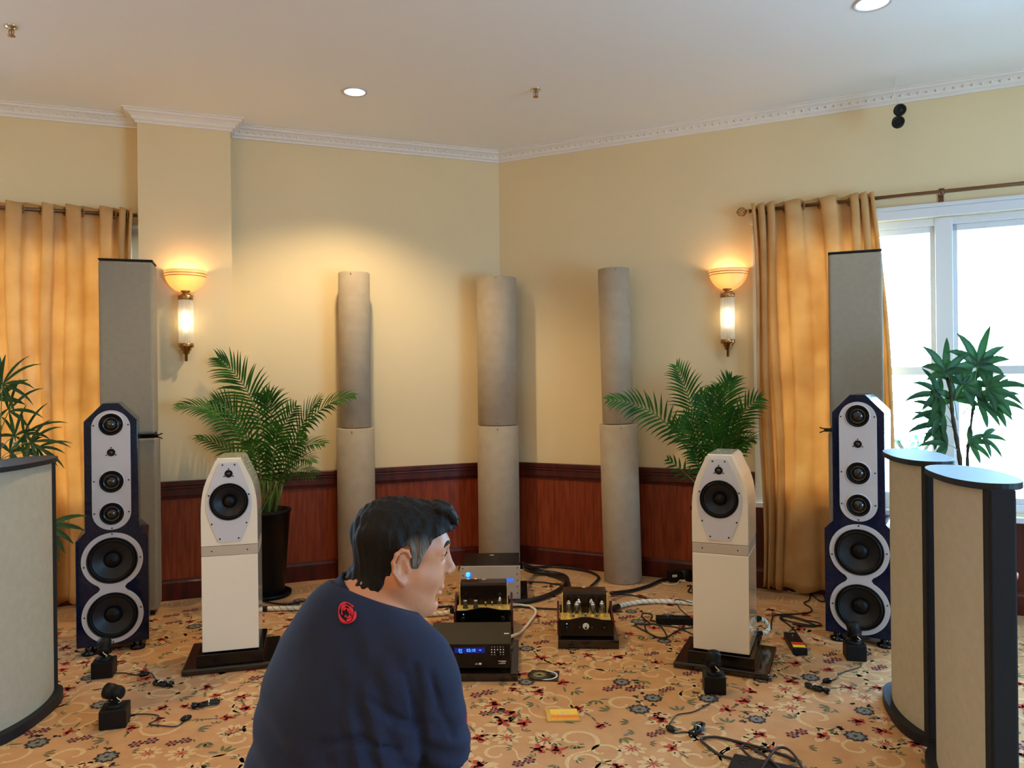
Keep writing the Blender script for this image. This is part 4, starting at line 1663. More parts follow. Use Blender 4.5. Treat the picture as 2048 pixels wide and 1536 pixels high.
def text(parent, name, body, x, y, z, size, m, shear=0.0, flat=False, ext=.0003):
    c = bpy.data.curves.new(name, 'FONT')
    c.body = body
    c.size = size
    c.extrude = ext
    c.shear = shear
    c.materials.append(m)
    tmp = bpy.data.objects.new(name, c)
    scene.collection.objects.link(tmp)
    me = bpy.data.meshes.new_from_object(tmp.evaluated_get(bpy.context.evaluated_depsgraph_get()))
    bpy.data.objects.remove(tmp)
    o = bpy.data.objects.new(name, me)
    scene.collection.objects.link(o)
    o.parent = parent
    o.location = (x, y, z)
    o.rotation_euler = (0, 0, 0) if flat else (math.pi / 2, 0, 0)
    return o


text(cd, 'display_digits', '01', -.0455, -.0136, .1435, .020, M['blue_led2'])
text(cd, 'display_digits', '02:10', -.006, -.0136, .1435, .020, M['blue_led2'])
q = MB()
q.box((.062, -.0135, .151), (.010, .001, .003))
q.box((-.034, -.0135, .1385), (.014, .001, .002))
q.build('display_mark', M['blue_led2'], cd)
for j, zz in enumerate((.153, .140)):
    for i in range(5):
        if j == 1 and i == 2:
            continue
        led(cd, .119 + i * .0145, -.0125, zz, .0030, 'white_label', 'button')
q = MB()
for i in range(5):
    q.box((.119 + i * .0145, -.0127, .166), (.006 if i % 2 else .003, .001, .002))
    if i != 2:
        q.box((.119 + i * .0145, -.0127, .1275), (.005, .001, .002))
q.box((.170, -.0127, .096), (.040, .001, .0028))
q.box((.176, -.0127, .0905), (.026, .001, .0016))
q.box((.170, -.0127, .084), (.034, .001, .0022))
q.build('panel_marking', M['white_label'], cd)
q = MB()
q.tube([(.036, -.0127, .079), (.043, -.0127, .087), (.050, -.0127, .079)], .001, 5)
q.tube([(.040, -.0127, .079), (.044, -.0127, .083), (.047, -.0127, .079)], .001, 5)
q.box((.061, -.0127, .083), (.013, .001, .009))
q.build('round_mark', M['white_label'], cd)
sticker(cd, .190, .14, .1812, .026, .012)

# ------------------------------------------------------------------ small picture spotlights on black cubes
def spot_cube(loc, rz, label, head_yaw, head_pitch, s=.10, hd=1.0):
    root = thing('spotlight_on_cube', label, 'spotlight', loc, rz, 'small black spotlights standing on cubes')
    q = MB()
    q.box((0, 0, .043), (s, s, .082))
    q.build('cube_base', M['black'], root, bevel=.005, bseg=3)
    q = MB()
    q.lathe([(.036, .084), (.036, .094), (.030, .098), (.010, .100), (.009, .116)], 24)
    q.build('turntable', M['black'], root)
    hz = .143
    H = tr(0, 0, hz) @ rotz(head_yaw)
    q = MB()
    for sx in (-1, 1):
        q.add(*bar((sx * .006, 0, .104), (sx * .033, 0, .118), .004), X=rotz(head_yaw))
        q.add(*bar((sx * .033, 0, .118), (sx * .033, 0, hz + .004), .004), X=rotz(head_yaw))
        q.lathe([(.007, -.003), (.007, .003)], 10, H @ tr(sx * .033, 0, 0) @ roty(math.pi / 2))
    q.build('yoke', M['black'], root)
    q = MB()
    X = H @ rotx(head_pitch) @ rotx(-math.pi / 2) @ Matrix.Scale(1.12, 4)      # axis points towards +y then tilted
    q.lathe([(.010, -.034), (.020, -.033), (.024, -.028), (.025, -.010), (.025, .006), (.030, .010), (.030, .036), (.027, .036), (.026, .022), (.0005, .020)], 28, X)
    for k in range(4):
        q.lathe([(.0245, -.020 + k * .006), (.0275, -.019 + k * .006), (.0275, -.017 + k * .006), (.0245, -.016 + k * .006)], 24, X, cap=False)
    q.build('lamp_head', M['black'], root)
    q = MB()
    P = smooth_path([(.012, -.020, .100), (.020, -.036, .112), (.006, -.040, .128), (.0, -.032, .142)], 6)
    q.tube([rotz(head_yaw * .3) @ Vector(p) for p in P], .0022, 6)
    q.build('lead', M['white_cable'], root)
    return root


def bar(a_, b_, r):
    m = MB()
    m.tube([a_, b_], r, 6, smooth=False)
    return m.v, m.f


g = ground(198, 1359)
spot_cube((g.x, g.y + .05, 0), math.radians(14), 'small black spotlight on a cube in front of the left navy speaker', math.radians(10), math.radians(28))
g = ground(217, 1461)
spot_cube((g.x, g.y + .055, 0), math.radians(16), 'small black spotlight on a cube, nearest to the left screen', math.radians(62), math.radians(4), .108)
g = ground(1718, 1324)
spot_cube((g.x, g.y + .05, 0), math.radians(-12), 'small black spotlight on a cube in front of the right navy speaker', math.radians(8), math.radians(48))
g = ground(1434, 1391)
spot_cube((g.x, g.y + .05, 0), math.radians(-8), 'small black spotlight on a cube in front of the right ivory speaker', math.radians(-4), math.radians(35))


# ------------------------------------------------------------------ cables
def cable(name, pts, r, m, label, z=None, cat='cable', n=8, lift=None):
    P = []
    for i, p in enumerate(pts):
        if len(p) == 3 and not isinstance(p, Vector):
            P.append(ground(p[0], p[1], p[2]))
        elif isinstance(p, Vector):
            P.append(p)
        else:
            P.append(ground(p[0], p[1], r + .0025))
    S = smooth_path(P, n)
    o0 = Vector((S[0].x, S[0].y, 0))
    q = MB()
    q.tube([s - o0 for s in S], r, 8)
    o = q.build(name, M[m], None)
    o.location = o0
    return tag(o, label, cat), [s - o0 for s in S]


M['thread'] = mat('tan_thread', srgb(120, 98, 70), .8)


def twisted(name, pts, r, label, ends=True):
    """white hose cable wrapped by a dark spiral thread"""
    o, S = cable(name, pts, r, 'white_cable', label)
    # resample
    d = [0]
    for i in range(1, len(S)):
        d.append(d[-1] + (S[i] - S[i - 1]).length)
    n = int(d[-1] / .006)
    q = MB()
    for s0 in (0, math.pi):
        H = []
        j = 0
        for k in range(n + 1):
            L = d[-1] * k / n
            while j < len(d) - 2 and d[j + 1] < L:
                j += 1
            t = (L - d[j]) / max(1e-6, d[j + 1] - d[j])
            p = S[j].lerp(S[j + 1], t)
            T = (S[j + 1] - S[j]).normalized()
            u = Vector((0, 0, 1))
            u = (u - T * u.dot(T)).normalized()
            w = T.cross(u)
            a_ = s0 + L / .085 * 2 * math.pi
            H.append(p + (u * math.cos(a_) + w * math.sin(a_)) * r * .99)
        q.tube(H, .0016, 5)
    q.build('spiral_thread', M['thread'], o)
    if ends:
        for a_, b_ in ((S[0], S[4]), (S[-1], S[-5])):
            q = MB()
            q.tube([a_ - (b_ - a_) * .4, b_], r * 1.15, 10)
            q.build('end_sleeve', M['black'], o)
    return o


twisted('speaker_cable', [(517, 1218), (560, 1217), (610, 1216), (655, 1219), (720, 1216), (790, 1222), (850, 1228), (890, 1226), (912, 1219, .05)], .016,
        'thick white spiral-wrapped cable running behind the man from the left ivory speaker')
twisted('speaker_cable', [(1228, 1216, .03), (1250, 1209), (1290, 1203), (1340, 1203), (1400, 1208), (1470, 1222), (1510, 1236)], .016,
        'thick white spiral-wrapped cable from the valve amplifier to the right ivory speaker')
w1 = at(1512, 1236, 4.20)
w3 = at(1512, 1268, 4.17)
twisted('speaker_cable', [w1, at(1528, 1240, 4.24), at(1536, 1252, 4.25), at(1532, 1264, 4.23), w3], .0125,
        'short white looped cable behind the right ivory speaker')
cable('interconnect_cable', [(1020, 1209, .05), (1040, 1210), (1062, 1214), (1072, 1224), (1060, 1243), (1042, 1264), (1022, 1273, .07)], .0085, 'white_cable',
      'plain white cable looping out from the disc player to the preamplifier')
cable('power_cable', [(1044, 1134, .14), (1062, 1142, .05), (1100, 1146), (1128, 1152), (1134, 1164), (1118, 1180), (1088, 1194), (1056, 1202), (1024, 1206)], .017, 'black_cord',
      'thick black braided cable curling from the silver amplifier to the preamplifier')
cable('power_cable', [(1044, 1128, .16), (1070, 1138, .05), (1104, 1150), (1132, 1160, .03), (1138, 1175, .03), (1140, 1186, .03), (1146, 1196, .05)], .015, 'black_cord',
      'thick black braided cable crossing over to the valve amplifier')
cable('power_cable', [(1046, 1136, .10), (1090, 1134), (1140, 1136), (1180, 1144), (1197, 1154), (1192, 1164), (1180, 1174, .04)], .010, 'black_cord',
      'thin black cable arching behind the valve amplifier')
cable('power_cable', [(1222, 1186, .05), (1260, 1182), (1296, 1172), (1325, 1160), (1352, 1156, .02)], .012, 'black_cord',
      'black cable from the valve amplifier to the adaptor by the wall')
cable('power_cable', [(1222, 1189, .03), (1260, 1190), (1300, 1198), (1340, 1202), (1384, 1206)], .005, 'black_cord',
      'thin black cord behind the right white spiral cable')
cable('power_cable', [(1048, 1164), (1080, 1164), (1110, 1168), (1130, 1172)], .005, 'black_cord',
      'short thin cord beside the silver amplifier')
cable('power_cable', [(1022, 1212), (1050, 1214), (1090, 1217), (1128, 1218), (1150, 1216)], .006, 'brown_cord',
      'brown cord between preamplifier and valve amplifier')
cable('power_cable', [(518, 1200), (545, 1206), (575, 1208), (610, 1202), (650, 1206), (690, 1204), (760, 1206), (840, 1214), (905, 1212)], .006, 'black_cord',
      'thin black cord running behind the man')
# adaptor block by the right wall
g = ground(1352, 1166)
ad = thing('power_adaptor', 'black mains adaptor block with white labels on the floor by the right wall', 'adaptor', g, .2)
q = MB()
q.box((0, .03, .045), (.10, .06, .075))
q.lathe([(.045, .006), (.05, .03), (.045, .07), (.03, .085)], 20, tr(.09, .04, 0))
q.build('block', M['black'], ad, bevel=.008)
q = MB()
q.box((-.01, -.0012, .052), (.036, .002, .018))
q.box((.055, -.0012, .012), (.042, .002, .018))
q.build('sticker', M['white_label'], ad)
cable('thin_cord', [(1318, 1158), (1330, 1168), (1352, 1168), (1362, 1160, .03), (1384, 1168)], .0028, 'white_cable', 'thin pale cord curling around the black adaptor')
cable('power_cable', [(1374, 1172), (1383, 1172), (1376, 1182), (1384, 1186), (1396, 1190)], .0045, 'black_cord', 'short black cord hanging out below the adaptor')


def strip(label, p, q_, w=.055, h=.042, sockets=3, stick=True, rev=False):
    a_, b_ = Vector(p), Vector(q_)
    L = (b_ - a_).length
    ang = math.atan2(b_.y - a_.y, b_.x - a_.x)
    root = thing('power_strip', label, 'power strip', (a_ + b_) / 2, ang, 'black power strips')
    m = MB()
    m.box((0, 0, h / 2 + .001), (L, w, h - .002))
    m.build('body', M['black'], root, bevel=.005, bseg=3)
    for k in range(sockets):
        x = -L / 2 + L * (k + .6) / (sockets + (1.6 if stick else .2))
        m = MB()
        m.lathe([(.017, h), (.017, h + .001), (.015, h + .0012), (.015, h - .0002 + .0008)], 20, tr(x, 0, 0), cap=False)
        m.box((x - .006, 0, h + .0006), (.003, .010, .001))
        m.box((x + .006, 0, h + .0006), (.003, .010, .001))
        m.build('socket', M['black_gloss'], root)
    if stick:
        m = MB()
        m.box((L * .22, 0, h + .0008), (L * .16, w * .86, .0014))
        m.build('red_sticker', M['red_label'], root)
        m = MB()
        m.box((L * .375, 0, h + .0008), (L * .13, w * .86, .0014))
        m.build('yellow_sticker', M['yellow_label'], root)
        m = MB()
        m.lathe([(.003, h), (.003, h + .003), (.001, h + .004)], 8, tr(-L * .28, 0, 0))
        m.build('indicator', M['chrome'], root)
    return root


strip('long black power strip with red and yellow stickers, left of the right ivory speaker', ground(1312, 1247), ground(1420, 1249), .06, .045)
strip('short black power strip with red and yellow stickers, between right ivory and navy speakers', ground(1581, 1278), ground(1601, 1312), .075, .040, 2)
strip('long black power strip lying at the bottom edge of the photo', ground(1462, 1552), ground(1640, 1592), .12, .060, 4, False)
# tangles of cord
cable('extension_cord', [(1318, 1244), (1302, 1240), (1304, 1230), (1288, 1226), (1284, 1234), (1300, 1248), (1270, 1249), (1290, 1262), (1322, 1277), (1334, 1274),
                         (1318, 1250), (1290, 1250), (1300, 1268), (1330, 1275), (1358, 1260), (1384, 1255), (1400, 1252)], .0042, 'black_cord',
      'tangle of black cord around the left end of the long power strip')
cable('extension_cord', [(1310, 1249), (1345, 1253), (1362, 1258), (1384, 1268), (1400, 1274)], .004, 'black_cord', 'black cord sliding under the right ivory speaker base')
cable('extension_cord', [(1376, 1232, .05), (1360, 1218, .03), (1352, 1204), (1350, 1200, .04), (1362, 1200, .05), (1384, 1206, .03)], .0035, 'black_cord',
      'thin black cord rising over the white spiral cable')
cable('extension_cord', [(1542, 1258), (1544, 1238), (1552, 1230), (1590, 1228), (1620, 1224), (1622, 1216), (1608, 1206), (1618, 1200), (1620, 1188), (1612, 1172),
                         (1605, 1150, .02), (1608, 1138, .10), (1622, 1138, .10), (1650, 1150, .05)], .0045, 'black_cord',
      'black cord snaking up beside the right navy speaker')
cable('extension_cord', [(1600, 1286, .03), (1590, 1262, .04), (1578, 1250), (1560, 1236), (1580, 1232), (1610, 1240), (1636, 1245), (1640, 1251), (1610, 1249),
                         (1570, 1240), (1562, 1232), (1590, 1236), (1630, 1250), (1620, 1253), (1585, 1248)], .0045, 'black_cord',
      'bunched black cord loops behind the short power strip')
cable('extension_cord', [(1622, 1140, .10), (1636, 1162, .02), (1645, 1185), (1650, 1200), (1640, 1202), (1622, 1188), (1612, 1180)], .004, 'black_cord',
      'black cord loop hanging at the foot of the right curtain')
cable('thin_cord', [(1534, 1158, .05), (1552, 1162, .03), (1568, 1176), (1590, 1186), (1620, 1184), (1650, 1182)], .003, 'white_cable',
      'thin pale cord lying in front of the right curtain')
cable('extension_cord', [(1463, 1517), (1440, 1510), (1415, 1492), (1402, 1478), (1430, 1474), (1470, 1482), (1530, 1498), (1572, 1512), (1590, 1521)], .0058, 'brown_cord',
      'brown cord running to the power strip at the bottom edge')
cable('extension_cord', [(1505, 1518, .06), (1486, 1500, .04), (1484, 1492), (1500, 1494), (1530, 1512, .06), (1556, 1535, .06), (1570, 1560, .03)], .0052, 'brown_cord',
      'brown cord looping over the power strip at the bottom edge')
cable('extension_cord', [(1520, 1545, .07), (1540, 1512, .09), (1556, 1496, .05), (1575, 1498, .04), (1592, 1515, .04), (1606, 1540, .02)], .0052, 'brown_cord',
      'brown cord arching high over the power strip at the bottom edge')


def spot_lead(path, label, switch, knot, r=.0028):
    """flex with an in-line switch and a tied bundle ending in a plug"""
    o, S = cable('spotlight_flex', path, r, 'black_cord', label)
    o0 = o.location
    s = ground(switch[0], switch[1], .012) - o0
    q = MB()
    q.sphere((0, 0, 0), .016, 14, 8, X=tr(s) @ rotz(switch[2]), sc=(1.7, .95, .75))
    sw = q.build('inline_switch', M['black_gloss'], o)
    k = ground(knot[0], knot[1], .0) - o0
    q = MB()
    rnd = random.Random(int(knot[0]))
    for j in range(6):
        a_, b_ = .045 + rnd.uniform(-.008, .008), .012 + rnd.uniform(0, .006)
        z = .006 + j * .0028
        pts = [(a_ * math.cos(t), b_ * math.sin(t) * (1 + .3 * math.sin(t * 2)), z + .002 * math.sin(3 * t)) for t in [2 * math.pi * i / 20 for i in range(20)]]
        q.tube(pts, r, 6, X=tr(k) @ rotz(knot[2] + rnd.uniform(-.12, .12)), closed=True)
    q.build('tied_bundle', M['black_cord'], o)
    q = MB()
    q.tube([(-.004, -.018, .014), (.0, -.006, .026), (0, .010, .026), (.004, .018, .014)], .003, 6, X=tr(k) @ rotz(knot[2]))
    q.build('cable_tie', M['white_label'], o)
    q = MB()
    X = tr(k) @ rotz(knot[2] + knot[3]) @ tr(.062, 0, .016)
    q.tube([(-.022, 0, 0), (-.006, 0, 0), (.006, 0, 0), (.012, 0, 0)], [.006, .013, .015, .014], 12, X=X)
    q.build('plug', M['black_gloss'], o)
    q = MB()
    for sy in (-.007, .007):
        q.tube([(.012, sy, 0), (.026, sy, 0)], .0022, 6, X=X)
    q.build('plug_pin', M['chrome'], o)
    return o


spot_lead([(220, 1346), (235, 1346), (250, 1346), (268, 1350), (286, 1349), (302, 1346), (312, 1360), (320, 1366)], 'black flex with switch and bundled plug beside the left navy speaker', (288, 1348, .5), (320, 1372, -.5, .2))
spot_lead([(247, 1441), (262, 1430), (290, 1428), (316, 1431), (312, 1440), (298, 1448), (320, 1451), (350, 1453), (364, 1446), (374, 1436)], 'black flex from the nearest left spotlight to a tied bundle', (372, 1436, .9), (418, 1412, .5, math.pi))
spot_lead([(1722, 1326), (1720, 1334), (1700, 1340), (1680, 1347), (1672, 1357), (1656, 1362), (1644, 1366), (1638, 1376)], 'black flex with switch curling from the right navy speaker spotlight', (1655, 1361, .2), (1628, 1380, -1.0, 0.1))
spot_lead([(1432, 1393), (1424, 1402), (1410, 1412), (1385, 1424), (1356, 1429), (1346, 1438), (1338, 1452), (1344, 1465), (1366, 1465), (1388, 1463)], 'black flex from the centre-right spotlight to a tied bundle near the bottom', (1341, 1457, -1.0), (1397, 1463, .9, math.pi))


# ------------------------------------------------------------------ discs and cards on the carpet
g = ground(1087, 1353)
case = thing('disc_case', 'open grey disc case lying on the carpet in front of the disc player', 'disc case', g, -.12)
q = MB()
q.box((0.005, 0, .004), (.142, .124, .007))
q.build('tray', M['grey_plastic'] if 'grey_plastic' in M else M['cd_case'], case, bevel=.001)
q = MB()
q.lathe([(.052, .0078), (.060, .0078), (.060, .0098), (.052, .0098), (.052, .0078)], 48, tr(.012, -.004, 0), cap=False)
q.build('white_ring', M['white_label'], case)
q = MB()
q.lathe([(.012, .0079), (.051, .0079), (.051, .0085), (.012, .0085)], 48, tr(.012, -.004, 0), cap=False)
q.build('inner_disc', M['black_gloss'], case)
g2 = ground(1079, 1349, .012)
q = MB()
q.lathe([(.008, .0), (.060, .0), (.060, .0016), (.036, .0017), (.008, .0017), (.008, .0)], 48, cap=False)
d = q.build('disc', M['brown_cord'], None)
d.location = (g2.x, g2.y, .0102)
tag(d, 'dark brown disc with a gold centre, lying on top of the open case', 'disc')
q = MB()
q.lathe([(.009, .0019), (.034, .0019), (.034, .0024), (.009, .0024), (.009, .0019)], 40, cap=False)
q.build('gold_label', mat('dull_gold_label', srgb(140, 128, 78), .4, metal=.3), d)


def card_mat():
    m = bpy.data.materials.new('yellow_orange_print')
    m.use_nodes = True
    n, l = m.node_tree.nodes, m.node_tree.links
    b = n['Principled BSDF']
    b.inputs['Roughness'].default_value = .3
    tc = n.new('ShaderNodeTexCoord')
    sp = n.new('ShaderNodeSeparateXYZ')
    l.new(tc.outputs['Object'], sp.inputs[0])
    ns = n.new('ShaderNodeTexNoise')
    ns.inputs['Scale'].default_value = 18
    l.new(tc.outputs['Object'], ns.inputs['Vector'])
    ad_ = n.new('ShaderNodeMath')
    ad_.operation = 'MULTIPLY_ADD'
    ad_.inputs[1].default_value = .03
    l.new(ns.outputs[0], ad_.inputs[0])
    l.new(sp.outputs[1], ad_.inputs[2])
    mr = n.new('ShaderNodeMapRange')
    mr.inputs[1].default_value = -.04
    mr.inputs[2].default_value = .06
    l.new(ad_.outputs[0], mr.inputs[0])
    cr_ = n.new('ShaderNodeValToRGB')
    cr_.color_ramp.elements[0].position = 0
    cr_.color_ramp.elements[0].color = srgb(252, 205, 90)
    cr_.color_ramp.elements[1].position = 1
    cr_.color_ramp.elements[1].color = srgb(250, 206, 96)
    for pos, c in ((.18, (246, 150, 50)), (.42, (238, 124, 40)), (.55, (250, 196, 80)), (.78, (250, 206, 60))):
        e = cr_.color_ramp.elements.new(pos)
        e.color = srgb(*c)
    l.new(mr.outputs[0], cr_.inputs[0])
    l.new(cr_.outputs[0], b.inputs['Base Color'])
    return m


g = ground(1125, 1433)
case = thing('disc_case', 'yellow and orange printed disc case lying near the bottom centre', 'disc case', g, .03)
q = MB()
q.box((0, 0, .005), (.142, .110, .008))
q.build('case', mat('clear_yellow_plastic', srgb(214, 170, 90), .25, coat=.5), case, bevel=.0015)
q = MB()
q.box((.008, .003, .0095), (.120, .100, .0012))
q.build('cover_print', card_mat(), case)
q = MB()
s_ = [(-.030, -.012), (-.018, .004), (-.006, .022), (-.010, .0), (-.014, -.014), (-.004, -.004), (.004, .006), (.002, -.006), (.010, .004), (.012, -.004),
      (.018, .006), (.018, -.004), (.026, .005), (.026, -.004), (.034, .010), (.036, -.003), (.046, .006), (.052, .004)]
q.tube(smooth_path([(x, y, .0105) for x, y in s_], 5), .0011, 5)
q.build('script_lettering', M['white_label'], case)

# ------------------------------------------------------------------ beyond the window
M['red_pot'] = mat('red_bowl', srgb(214, 70, 74), .4)
M['garden'] = mat('garden_green', srgb(70, 160, 80), .5, noise=.5, nscale=12, transl=.3)
M['stone_white'] = mat('white_render', srgb(236, 238, 240), .8)
q = MB()
seg_box(RW(2.2), RW(8.5), -.25, .70, -1.5, -1.75, q, NR)
struct(q.build('terrace_parapet', M['stone_white'], bevel=.01))


def shrub(loc, r, h, n, seed, label, red=0, pot=False):
    rnd = random.Random(seed)
    root = thing('flower_bowl' if pot else 'garden_shrub', label, 'flower pot' if pot else 'shrub', loc)
    if pot:
        q = MB()
        q.lathe([(r * .45, 0), (r * .6, .03), (r, h * .5), (r * 1.06, h * .55), (r * .98, h * .56), (r * .8, h * .5), (.001, h * .48)], 32)
        q.build('bowl', M['red_pot'], root)
    q = MB()
    for i in range(n):
        a_, b_ = rnd.uniform(0, 6.28), rnd.uniform(.0, 1.0)
        rr = r * math.sqrt(rnd.random())
        z = h * (.55 + .45 * rnd.random()) if pot else h * (.12 + .88 * rnd.random()) * (1 - .4 * (rr / r) ** 2)
        p = Vector((rr * math.cos(a_), rr * math.sin(a_), z))
        d = Vector((math.cos(a_), math.sin(a_), rnd.uniform(-.2, .9))).normalized()
        s = d.cross(Vector((0, 0, 1))).normalized()
        L = rnd.uniform(.05, .09) * (0.6 if pot else 1)
        q.add([p, p + d * L * .5 + s * L * .25, p + d * L, p + d * L * .5 - s * L * .25], [(0, 1, 2, 3)], mi=1 if rnd.random() < red else 0)
    tag(q.build('foliage', [M['garden'], M['red_pot']], root), kind='stuff')
    if not pot:
        q = MB()
        for i in range(8):
            a_ = rnd.uniform(0, 6.28)
            q.tube([(0, 0, 0), (r * .3 * math.cos(a_), r * .3 * math.sin(a_), h * .4), (r * .7 * math.cos(a_), r * .7 * math.sin(a_), h * .85)], .008, 5)
        q.build('stem', M['bark'], root)
    return root


pw = RW(4.55, -1.62)
shrub((pw.x, pw.y, .70), .20, .22, 260, 11, 'red bowl of flowers on the ledge outside, at the right edge', .35, True)
for t, o_, z0, r, h, n, lb in ((3.05, -1.625, .70, .22, .28, 260, 'low green shrub outside behind the left window pane'),
                        (5.0, -1.28, -.25, .30, 1.25, 500, 'green shrub outside at the right edge of the window'),
                        (3.5, -1.28, -.25, .28, .82, 420, 'green shrub outside behind the lady palm canes')):
    w = RW(t, o_)
    shrub((w.x, w.y, z0), r, h, n, int(t * 100), lb, .12)

M['plaque'] = mat('blue_grey_slate', srgb(150, 164, 190), .6, noise=.15, nscale=20)
for px_, py_, wpx, hpx, off, lb in ((1951, 716, 36, 84, -.30, 'largest arched blue-grey ornament hanging outside the right pane'),
                                    (1830, 676, 18, 30, -.55, 'small faint arched ornament hanging outside the left pane'),
                                    (1975, 850, 22, 38, -.45, 'lower arched ornament hanging outside behind the lady palm'),
                                    (1846, 850, 24, 40, -.45, 'open-work arched ornament hanging outside low behind the lady palm')):
    a_, b_ = ray(px_, py_)
    # intersect with a plane parallel to the right wall
    C0 = RW(0, off)
    Yd = (NR.x * C0.x + NR.y * C0.y) / (NR.x * a_ + NR.y)
    w = Vector((a_ * Yd, Yd, CAMZ + b_ * Yd))
    sc_ = Yd / FPX
    W_, H_ = wpx * sc_ / 2, hpx * sc_ / 2
    root = thing('arched_ornament', lb, 'ornament', w, math.radians(-26), 'arched ornaments hanging outside the window')
    pts = [(-W_, -H_), (W_, -H_), (W_, H_ * .25)] + [(W_ * math.cos(t), H_ * .25 + H_ * .75 * math.sin(t)) for t in [math.pi * i / 14 for i in range(1, 14)]] + [(-W_, H_ * .25)]
    q = MB()
    holes = [circle2(0, H_ * .72, W_ * .13, 12)]
    if 'open-work' in lb:
        holes = [circle2(dx * W_ * .45, dz * H_ * .42, W_ * .2, 10) for dx in (-1, 0, 1) for dz in (-1.6, -.6, .4)] + [circle2(0, H_ * .6, W_ * .18, 10)]
    xz(q, pts, -.006, .006, holes)
    q.build('arched_plate', M['plaque'], root)
    q = MB()
    q.tube([(0, 0, H_ * .74), (0, 0, 2.75 - w.z)], .002, 5)
    q.build('hanging_string', M['plaque'], root)
# pergola beam that carries the ornaments
q = MB()
seg_box(RW(2.0), RW(5.4), 2.74, 2.84, -.26, -.60, q, NR)
struct(q.build('pergola_beam', M['stone_white']))


